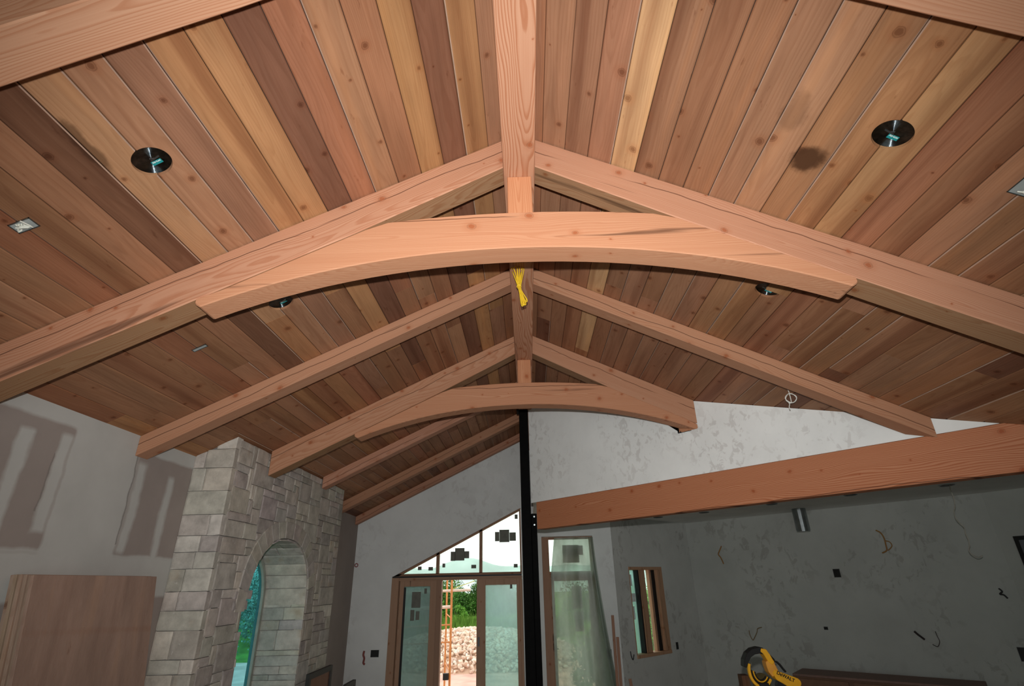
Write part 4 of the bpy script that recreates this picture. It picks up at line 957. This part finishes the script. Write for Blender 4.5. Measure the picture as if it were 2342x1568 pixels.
# dark framed panels at the foot of the stonework
def panel(x, ya, yb, zt, lab):
    t = thing('framed_panel', (x, (ya + yb) / 2, FZ), lab, 'panel', 'dark framed panels by the stonework')
    f = 0.055; th = 0.04
    for (a, c_) in (((x, ya, FZ), (x + th, ya + f, zt)), ((x, yb - f, FZ), (x + th, yb, zt)), ((x, ya + f, zt - f), (x + th, yb - f, zt)), ((x, ya + f, FZ), (x + th, yb - f, FZ + f))): MB().box(a, c_).build('frame_rail', M_OBJ, t, color=(0.035, 0.03, 0.028))
    MB().box((x + 0.012, ya + f, FZ + f), (x + 0.026, yb - f, zt - f)).build('board', FIR, t, g=((x, ya, FZ), (0, 0, 1)), color=(0.24, 0.13, 0.085))
panel(-2.45, 6.60, 7.33, -0.868, 'dark framed wooden panel leaning by the stonework foot')
panel(-2.35, 7.62, 8.02, -1.12, 'smaller dark panel right of the framed one at the bottom edge')
# strips of lumber leaning on the back wall right of the plastic
for k, (px, zt, dx, lab) in enumerate(((1401, -0.52, -0.12, 'tall thin wood strip leaning right of the plastic sheet'), (1408, -0.83, -0.12, 'slightly shorter wood strip doubled against the tall one'), (1427, -1.40, 0.14, 'short wood strip leaning at the grey wall corner'))):
    a = onY(px, 1407, YB - 0.03); a.z = zt; d = V((dx * 0.55, -0.28, FZ - zt)); L = d.length; d.normalize()
    u = V((1, 0, 0)); u = (u - d * u.dot(d)).normalized(); w = d.cross(u)
    tag(MB().frame_box(a, u, w, d, (-0.022, -0.018, 0), (0.022, 0.0, L)).build('wood_strip', FIR, g=(a, d), color=(0.40, 0.24, 0.17)), lab, 'lumber', 'strips of lumber leaning at the far wall')

# ------------------------------------------------------------------ counter cabinet run, bench and mitre saw
cz = -1.30; a = onZ(1835, 1527, cz); e = onZ(2255, 1557, cz)
cb = thing('base_cabinet', ((a + e) / 2).xy.to_3d() + V((0, 0, FZ)), 'low brown cabinet run with a wooden top against the wing wall', 'cabinet')
L = (e - a).length; d = (e - a).normalized(); n = V((-d.y, d.x, 0)); n = n if n.dot(nC) < 0 else -n
MB().frame_box(V((a.x, a.y, 0)), d, n, uZ, (0, 0.02, FZ), (L, 0.56, cz - 0.03)).build('body', M_OBJ, cb, color=(0.16, 0.085, 0.05))
MB().frame_box(V((a.x, a.y, 0)), d, n, uZ, (0, 0.01, cz - 0.03), (L, 0.60, cz)).build('countertop', M_OBJ, cb, color=(0.21, 0.125, 0.10), bevel=0.004)
for k in range(3):
    MB().frame_box(V((a.x, a.y, 0)), d, n, uZ, (0.03 + k * L / 3, 0.56, FZ + 0.12), (L / 3 - 0.03 + k * L / 3, 0.58, cz - 0.06)).build('door', M_OBJ, cb, color=(0.19, 0.10, 0.06))
SY = 5.3
def s3(px, py_, dy=0.0): return onY(px, py_, SY) + V((0, dy, 0))
bench = thing('work_bench', (2.05, 5.3, FZ), 'rough wooden work bench carrying the yellow saw', 'bench')
BZ = -1.02
MB().box((1.62, 5.02, BZ - 0.03), (2.75, 5.62, BZ)).build('bench_top', FIR, bench, g=((1.6, 5, BZ), (1, 0, 0)), color=(0.35, 0.2, 0.12))
for x, y in ((1.68, 5.08), (2.66, 5.08), (1.68, 5.52), (2.66, 5.52)): MB().box((x, y, FZ), (x + 0.05, y + 0.05, BZ - 0.03)).build('leg', FIR, bench, g=((x, y, FZ), (0, 0, 1)), color=(0.35, 0.2, 0.12))
bk = MB().box((1.80, 5.36, BZ), (1.865, 5.46, -0.772)); tag(bk.build('wood_block', FIR, g=((1.8, 5.4, BZ), (0, 0, 1)), color=(0.10, 0.05, 0.025)), 'dark brown wood block standing left of the yellow saw', 'block')
sw = thing('mitre_saw', (2.0, 5.3, BZ), 'yellow and black mitre saw with raised handle loop at the bottom edge', 'saw')
MB().tube([(2.05, 5.3, BZ), (2.05, 5.3, BZ + 0.05)], 0.17, 28).build('turntable', M_GALV, sw); MB().box((1.86, 5.22, BZ), (2.30, 5.36, BZ + 0.04)).build('base', M_GALV, sw, bevel=0.01)
def ribbon(pts, wd, th_, name, mat):
    """flat band of width wd following pts (pixel outline on the saw's own plane), th_ deep"""
    P = [s3(*p) for p in pts]; m = MB(); vs = []; 
    for i, p in enumerate(P):
        a_ = P[max(i - 1, 0)]; b_ = P[min(i + 1, len(P) - 1)]; dd = (b_ - a_); dd.y = 0; dd.normalize(); nn = V((-dd.z, 0, dd.x)); w_ = wd[i] / 2
        for sy in (-th_ / 2, th_ / 2):
            vs += [p + nn * w_ + V((0, sy, 0)), p - nn * w_ + V((0, sy, 0))]
    fs = []
    for i in range(len(P) - 1):
        o = i * 4; q = o + 4; fs += [(o, o + 1, q + 1, q), (o + 2, q + 2, q + 3, o + 3), (o, q, q + 2, o + 2), (o + 1, o + 3, q + 3, q + 1)]
    fs += [(0, 2, 3, 1), (len(vs) - 4, len(vs) - 3, len(vs) - 1, len(vs) - 2)]
    return m.add(vs, fs).build(name, mat, sw, bevel=0.004)
def arc(cx, cy, rx_, ry__, a0, a1, n=12, tilt=0.0):
    o = []
    for i in range(n + 1):
        t = math.radians(a0 + (a1 - a0) * i / n); x, y = rx_ * math.cos(t), -ry__ * math.sin(t)
        o.append((cx + x * math.cos(tilt) - y * math.sin(tilt), cy + x * math.sin(tilt) + y * math.cos(tilt)))
    return o
# upper black shroud, yellow cheek, lower yellow guard with concentric ribs
ribbon([(1701, 1524), (1703, 1509), (1709, 1496), (1719, 1488), (1732, 1485), (1741, 1487)], [0.022, 0.036, 0.042, 0.046, 0.048, 0.05], 0.09, 'blade_shroud', M_BLACK)
ribbon([(1735, 1484), (1744, 1488), (1751, 1498), (1757, 1508), (1764, 1515)], [0.026, 0.046, 0.046, 0.044, 0.03], 0.10, 'yellow_cheek', M_YEL)
ribbon([(1755, 1494), (1762, 1502), (1768, 1508)], [0.008, 0.012, 0.01], 0.08, 'rubber_edge', M_BLACK)
g0 = arc(1738, 1531, 25, 39, 150, 320, 16, math.radians(-12))
ribbon(g0, [0.022] * 17, 0.03, 'lower_guard', M_YEL)
for k, sc_ in enumerate((0.82, 0.66, 0.52)):
    ribbon(arc(1739, 1531 + 2 * k, 25 * sc_, 39 * sc_, 172, 320, 12, math.radians(-12)), [0.010] * 13, 0.024, 'guard_rib', M_BLACK if k % 2 == 0 else M_YEL)
MB().tube([s3(1744, 1562, 0.012), s3(1744, 1562, 0.018)], 0.075, 32).build('saw_blade', plain('dull_saw_steel', (0.10, 0.075, 0.03), 0.4, 0.6), sw)
ribbon([(1752, 1508), (1758, 1518), (1763, 1530), (1770, 1540)], [0.05, 0.075, 0.08, 0.07], 0.09, 'gear_housing', plain('orange_yellow_casting', (0.72, 0.33, 0.05), 0.5))
ribbon([(1764, 1532), (1775, 1543), (1788, 1549), (1798, 1554), (1808, 1559), (1816, 1563), (1822, 1566), (1825, 1568)], [0.035, 0.07, 0.078, 0.085, 0.095, 0.10, 0.085, 0.05], 0.10, 'motor_housing', M_YEL); MH = bpy.data.objects['motor_housing']
ribbon([(1769, 1511), (1776, 1513), (1783, 1519), (1790, 1528), (1797, 1536)], [0.012, 0.016, 0.015, 0.015, 0.014], 0.025, 'carry_handle', M_BLACK)
MB().tube([s3(1769, 1517, -0.05), s3(1769, 1517, -0.04)], 0.008, 8).build('bolt', M_GALV, sw)
ribbon([(1776, 1560), (1788, 1566), (1800, 1572)], [0.05, 0.06, 0.06], 0.06, 'motor_end', M_BLACK)
ribbon([(1745, 1560), (1748, 1580), (1752, 1600)], [0.08, 0.08, 0.09], 0.05, 'pivot_arm', M_BLACK)
sp = s3(1714, 1513, -0.02); MB().tube([sp, sp + V((0.006, 0, -0.022))], 0.004, 6).build('guide_rod', plain('bright_steel', (0.9, 0.9, 0.85), 0.1, 1.0), sw)
ta = s3(1775, 1537, -0.054); tb = s3(1806, 1552, -0.054); tu = (tb - ta).normalized(); tv = V((-tu.z, 0, tu.x))
text_mesh('DeWALT', 0.037, (ta + tb) / 2, tu, tv, V((0, -1, 0)), 0.001, 0.0008).build('lettering', M_INKB, MH, fix=False)

# ------------------------------------------------------------------ outside
GZ = -2.45
tag(MB().add([(-70, 9.9, GZ), (60, 9.9, GZ), (60, 22.5, GZ - 0.1), (-70, 22.5, GZ - 0.1)], [(0, 1, 2, 3)]).build('ground', M_DIRT), 'bare reddish dirt yard outside the doors', 'ground', None, 'structure')
tag(MB().add([(-70, -20, GZ), (-3.4, -20, GZ), (-3.4, 9.9, GZ), (-70, 9.9, GZ)], [(0, 1, 2, 3)]).build('ground', M_GRASS), 'green ground outside the left wall', 'ground', None, 'structure')
tag(MB().add([(-90, 22.5, GZ - 0.1), (90, 22.5, GZ - 0.1), (90, 25.5, -1.75), (-90, 25.5, -1.75), (90, 60, -1.0), (-90, 60, -1.0)], [(0, 1, 2, 3), (3, 2, 4, 5)]).build('ground', M_GRASS), 'green meadow beyond the rubble heap', 'ground', None, 'structure')
# distant hills
def hills(pts, h, seed, name, lab):
    vs = []; fs = []; n = 160
    for i in range(n + 1):
        t = i / n; p = V(pts[0]).lerp(V(pts[1]), t); hh = h * (0.55 + 0.6 * noise.noise(V((t * 5, seed, 0))) + 0.30 * noise.noise(V((t * 26, seed, 3))))
        vs += [(p.x, p.y, -3), (p.x * 1.12, p.y * 1.12, hh)]
    for i in range(n): fs.append((2 * i, 2 * i + 2, 2 * i + 3, 2 * i + 1))
    tag(MB().add(vs, fs).build(name, M_HILL, smooth=True, fix=False), lab, 'hills', None, 'structure')
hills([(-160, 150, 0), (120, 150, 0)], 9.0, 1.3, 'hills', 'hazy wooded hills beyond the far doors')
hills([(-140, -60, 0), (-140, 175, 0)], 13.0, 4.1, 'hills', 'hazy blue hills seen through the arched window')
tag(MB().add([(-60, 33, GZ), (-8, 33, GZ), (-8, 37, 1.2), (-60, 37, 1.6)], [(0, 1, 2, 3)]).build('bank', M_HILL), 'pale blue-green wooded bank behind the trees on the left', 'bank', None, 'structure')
tag(MB().box((-12.0, -3.0, 0.95), (-3.25, 9.6, 1.05)).build('sky_blocker', M_BARK), 'unseen slab added outside the left wall to block sky light', 'roof', None, 'structure')  # added out of view to keep sky light off the arch reveal
# rubble heap
def rock(c, r):
    o = MB(); bm = bmesh.new(); bmesh.ops.create_icosphere(bm, subdivisions=1, radius=1)
    sx, sy, sz = U(0.7, 1.3), U(0.7, 1.3), U(0.45, 0.9); R = Matrix.Rotation(U(0, 6.3), 3, V((RND(), RND(), RND() + .01)).normalized())
    vs = [c + R @ V((v.co.x * sx, v.co.y * sy, v.co.z * sz)) * r * U(0.75, 1.15) for v in bm.verts]; fs = [tuple(v.index for v in f.verts) for f in bm.faces]; bm.free(); return vs, fs
def moundh(x, y): return 0.98 * max(0.0, 1 - ((x + 1.9) / 3.9) ** 2 - ((y - 21.3) / 2.6) ** 2) ** 0.75
pile = MB()
for k in range(9000):
    x, y = U(-5.9, 2.1), U(18.6, 23.6); h = moundh(x, y)
    if h < 0.02 and RND() < 0.9: continue
    vs, fs = rock(V((x, y, GZ - 0.05 + h + U(-0.04, 0.05))), U(0.032, 0.085)); pile.add(vs, fs)
vs = []; fs = []; N_ = 24
for j in range(N_ + 1):
    for i in range(N_ + 1): x, y = -5.9 + 8 * i / N_, 18.6 + 5 * j / N_; vs.append((x, y, GZ - 0.13 + moundh(x, y)))
for j in range(N_):
    for i in range(N_): fs.append((j * (N_ + 1) + i, j * (N_ + 1) + i + 1, (j + 1) * (N_ + 1) + i + 1, (j + 1) * (N_ + 1) + i))
pile.add(vs, fs)
pl = pile.build('rubble', M_ROCK, color=(0.88, 0.72, 0.58), fix=False)
tag(pl, 'heap of broken pale rubble stones outside the open door', 'rubble', None, 'stuff')
# scaffold seen through the open leaf
sc = thing('scaffold', (-1.9, 13.0, GZ), 'rusty orange scaffold frame outside the open door', 'scaffold')
def sf(px, py_, y=13.0): return onY(px, py_, y)
xa, xb = sf(1024.5, 1400).x, sf(1032, 1400).x
xa2 = sf(1021, 1400, 13.9).x
MB().tube([(xb, 13.0, GZ), (xb, 13.0, 0.14)], 0.024, 10).build('upright', M_ORANGE, sc)
MB().tube([(xa2, 13.9, GZ), (xa2, 13.9, 0.14)], 0.021, 10).build('upright', M_ORANGE, sc)
MB().tube([(xa - 1.3, 13.0, GZ), (xa - 1.3, 13.0, 0.14)], 0.03, 10).build('upright', M_ORANGE, sc)
for pyy, mt, r in ((1349, M_OBJ, 0.028), (1387, M_OBJ, 0.034), (1428, M_ORANGE, 0.016), (1468, M_ORANGE, 0.016)):
    z = sf(1032, pyy).z; MB().tube([(xb - 1.4, 13.02, z - 0.04), (xb + (0.42 if pyy == 1349 else 0.0), 13.02, z)], r, 8).build('cross_rail', mt, sc, color=(0.75, 0.62, 0.52))
for z in (-1.7, -1.2, -0.7, -0.2): MB().tube([(xb, 13.0, z), (xa2, 13.9, z + 0.05)], 0.012, 6).build('ladder_rung', M_ORANGE, sc)
MB().tube([sf(1035, 1346), sf(1085, 1328, 13.4)], 0.008, 5).build('guy_rope', M_OBJ, sc, color=(0.5, 0.5, 0.1))
MB().box((xb - 0.13, 12.9, sf(1032, 1553).z), (xb - 0.02, 13.0, sf(1032, 1538).z)).build('base_jack', M_BLACK, sc)
# trees
def tree(x, y, h, rad, lab, leafm, nleaf=2600, trunk=0.12):
    t = thing('tree', (x, y, GZ), lab, 'tree', 'trees beyond the rubble heap')
    MB().tube([(x, y, GZ - 0.3), (x + U(-.1, .1), y, GZ + h * 0.4), (x + U(-.3, .3), y, GZ + h * 0.8)], [trunk, trunk * 0.7, trunk * 0.3], 8).build('trunk', M_BARK, t)
    m = MB(); vs = []; fs = []; blobs = []
    for _ in range(18):
        r_ = min(rad * U(0.28, 0.5), h * 0.3); blobs.append((V((x + U(-1, 1) * (rad - r_), y + U(-1, 1) * (rad * 0.7 - r_ * 0.7), GZ + U(r_ * 0.9, h - r_ * 1.05))), r_))
    for k in range(nleaf):
        c, r = random.choice(blobs); dn = V((random.gauss(0, 1), random.gauss(0, 1), random.gauss(0, 1))).normalized(); p = c + dn * r * U(0.6, 1.05)
        a = V((random.gauss(0, 1), random.gauss(0, 1), random.gauss(0, 1))).normalized(); q = a.cross(dn).normalized(); s_ = U(0.03, 0.085)
        n0 = len(vs); vs += [p - a * s_, p + q * s_ * 0.5, p + a * s_, p - q * s_ * 0.5]; fs.append((n0, n0 + 1, n0 + 2, n0 + 3))
    m.add(vs, fs).build('foliage', leafm, t, fix=False)
tree(-5.4, 28.3, 2.8, 2.0, 'dense dark green tree seen left in the open doorway', M_LEAF, 15000)
tree(-2.9, 32.6, 2.95, 2.9, 'dense dark green tree seen at the right edge of the open doorway', M_LEAF, 22000)
tree(-3.15, 26.6, 1.6, 0.35, 'small bright green sapling above the rubble heap', M_LEAF2, 2200, 0.03)
tree(3.2, 28.5, 2.75, 1.9, 'tree seen hazily through the filmed glass door', M_LEAF, 5000)
tree(4.6, 23.5, 2.6, 1.4, 'leafy tree seen behind the plastic sheet', M_LEAF2, 4000)
tree(1.75, 15.6, 1.5, 0.8, 'low dark shrub just outside the door behind the plastic sheet', M_LEAF, 4000, 0.03)
tree(7.2, 21.0, 2.6, 1.5, 'bright tree seen through the small wing window', M_LEAF2, 6000)
tree(10.6, 22.5, 3.6, 1.8, 'dark tree right of the bright one outside the wing window', M_LEAF, 4000)
tree(-9.0, 28.5, 2.6, 1.7, 'tree far left outside the glazed doors', M_LEAF, 4000)
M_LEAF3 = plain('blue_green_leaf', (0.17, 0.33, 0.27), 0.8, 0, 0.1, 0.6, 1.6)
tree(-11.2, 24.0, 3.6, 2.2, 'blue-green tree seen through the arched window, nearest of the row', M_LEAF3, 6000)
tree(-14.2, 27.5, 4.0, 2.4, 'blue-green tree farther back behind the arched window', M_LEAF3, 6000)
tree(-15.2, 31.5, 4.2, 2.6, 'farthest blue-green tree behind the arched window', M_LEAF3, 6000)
gr = MB(); vs = []; fs = []
for k in range(5000):
    x, y = U(-8, 1.8), U(24.3, 26.0); hh = U(0.25, 0.55); z = -1.8 + (y - 25.2) * 0.22; a = U(0, 6.3); n0 = len(vs); w_ = 0.02
    vs += [(x - w_ * math.cos(a), y - w_ * math.sin(a), z), (x + w_ * math.cos(a), y + w_ * math.sin(a), z), (x + U(-.12, .12), y, z + hh)]; fs.append((n0, n0 + 1, n0 + 2))
tag(gr.add(vs, fs).build('grass', M_GRASS, fix=False), 'tall bright grass growing behind the rubble heap', 'grass', None, 'stuff')
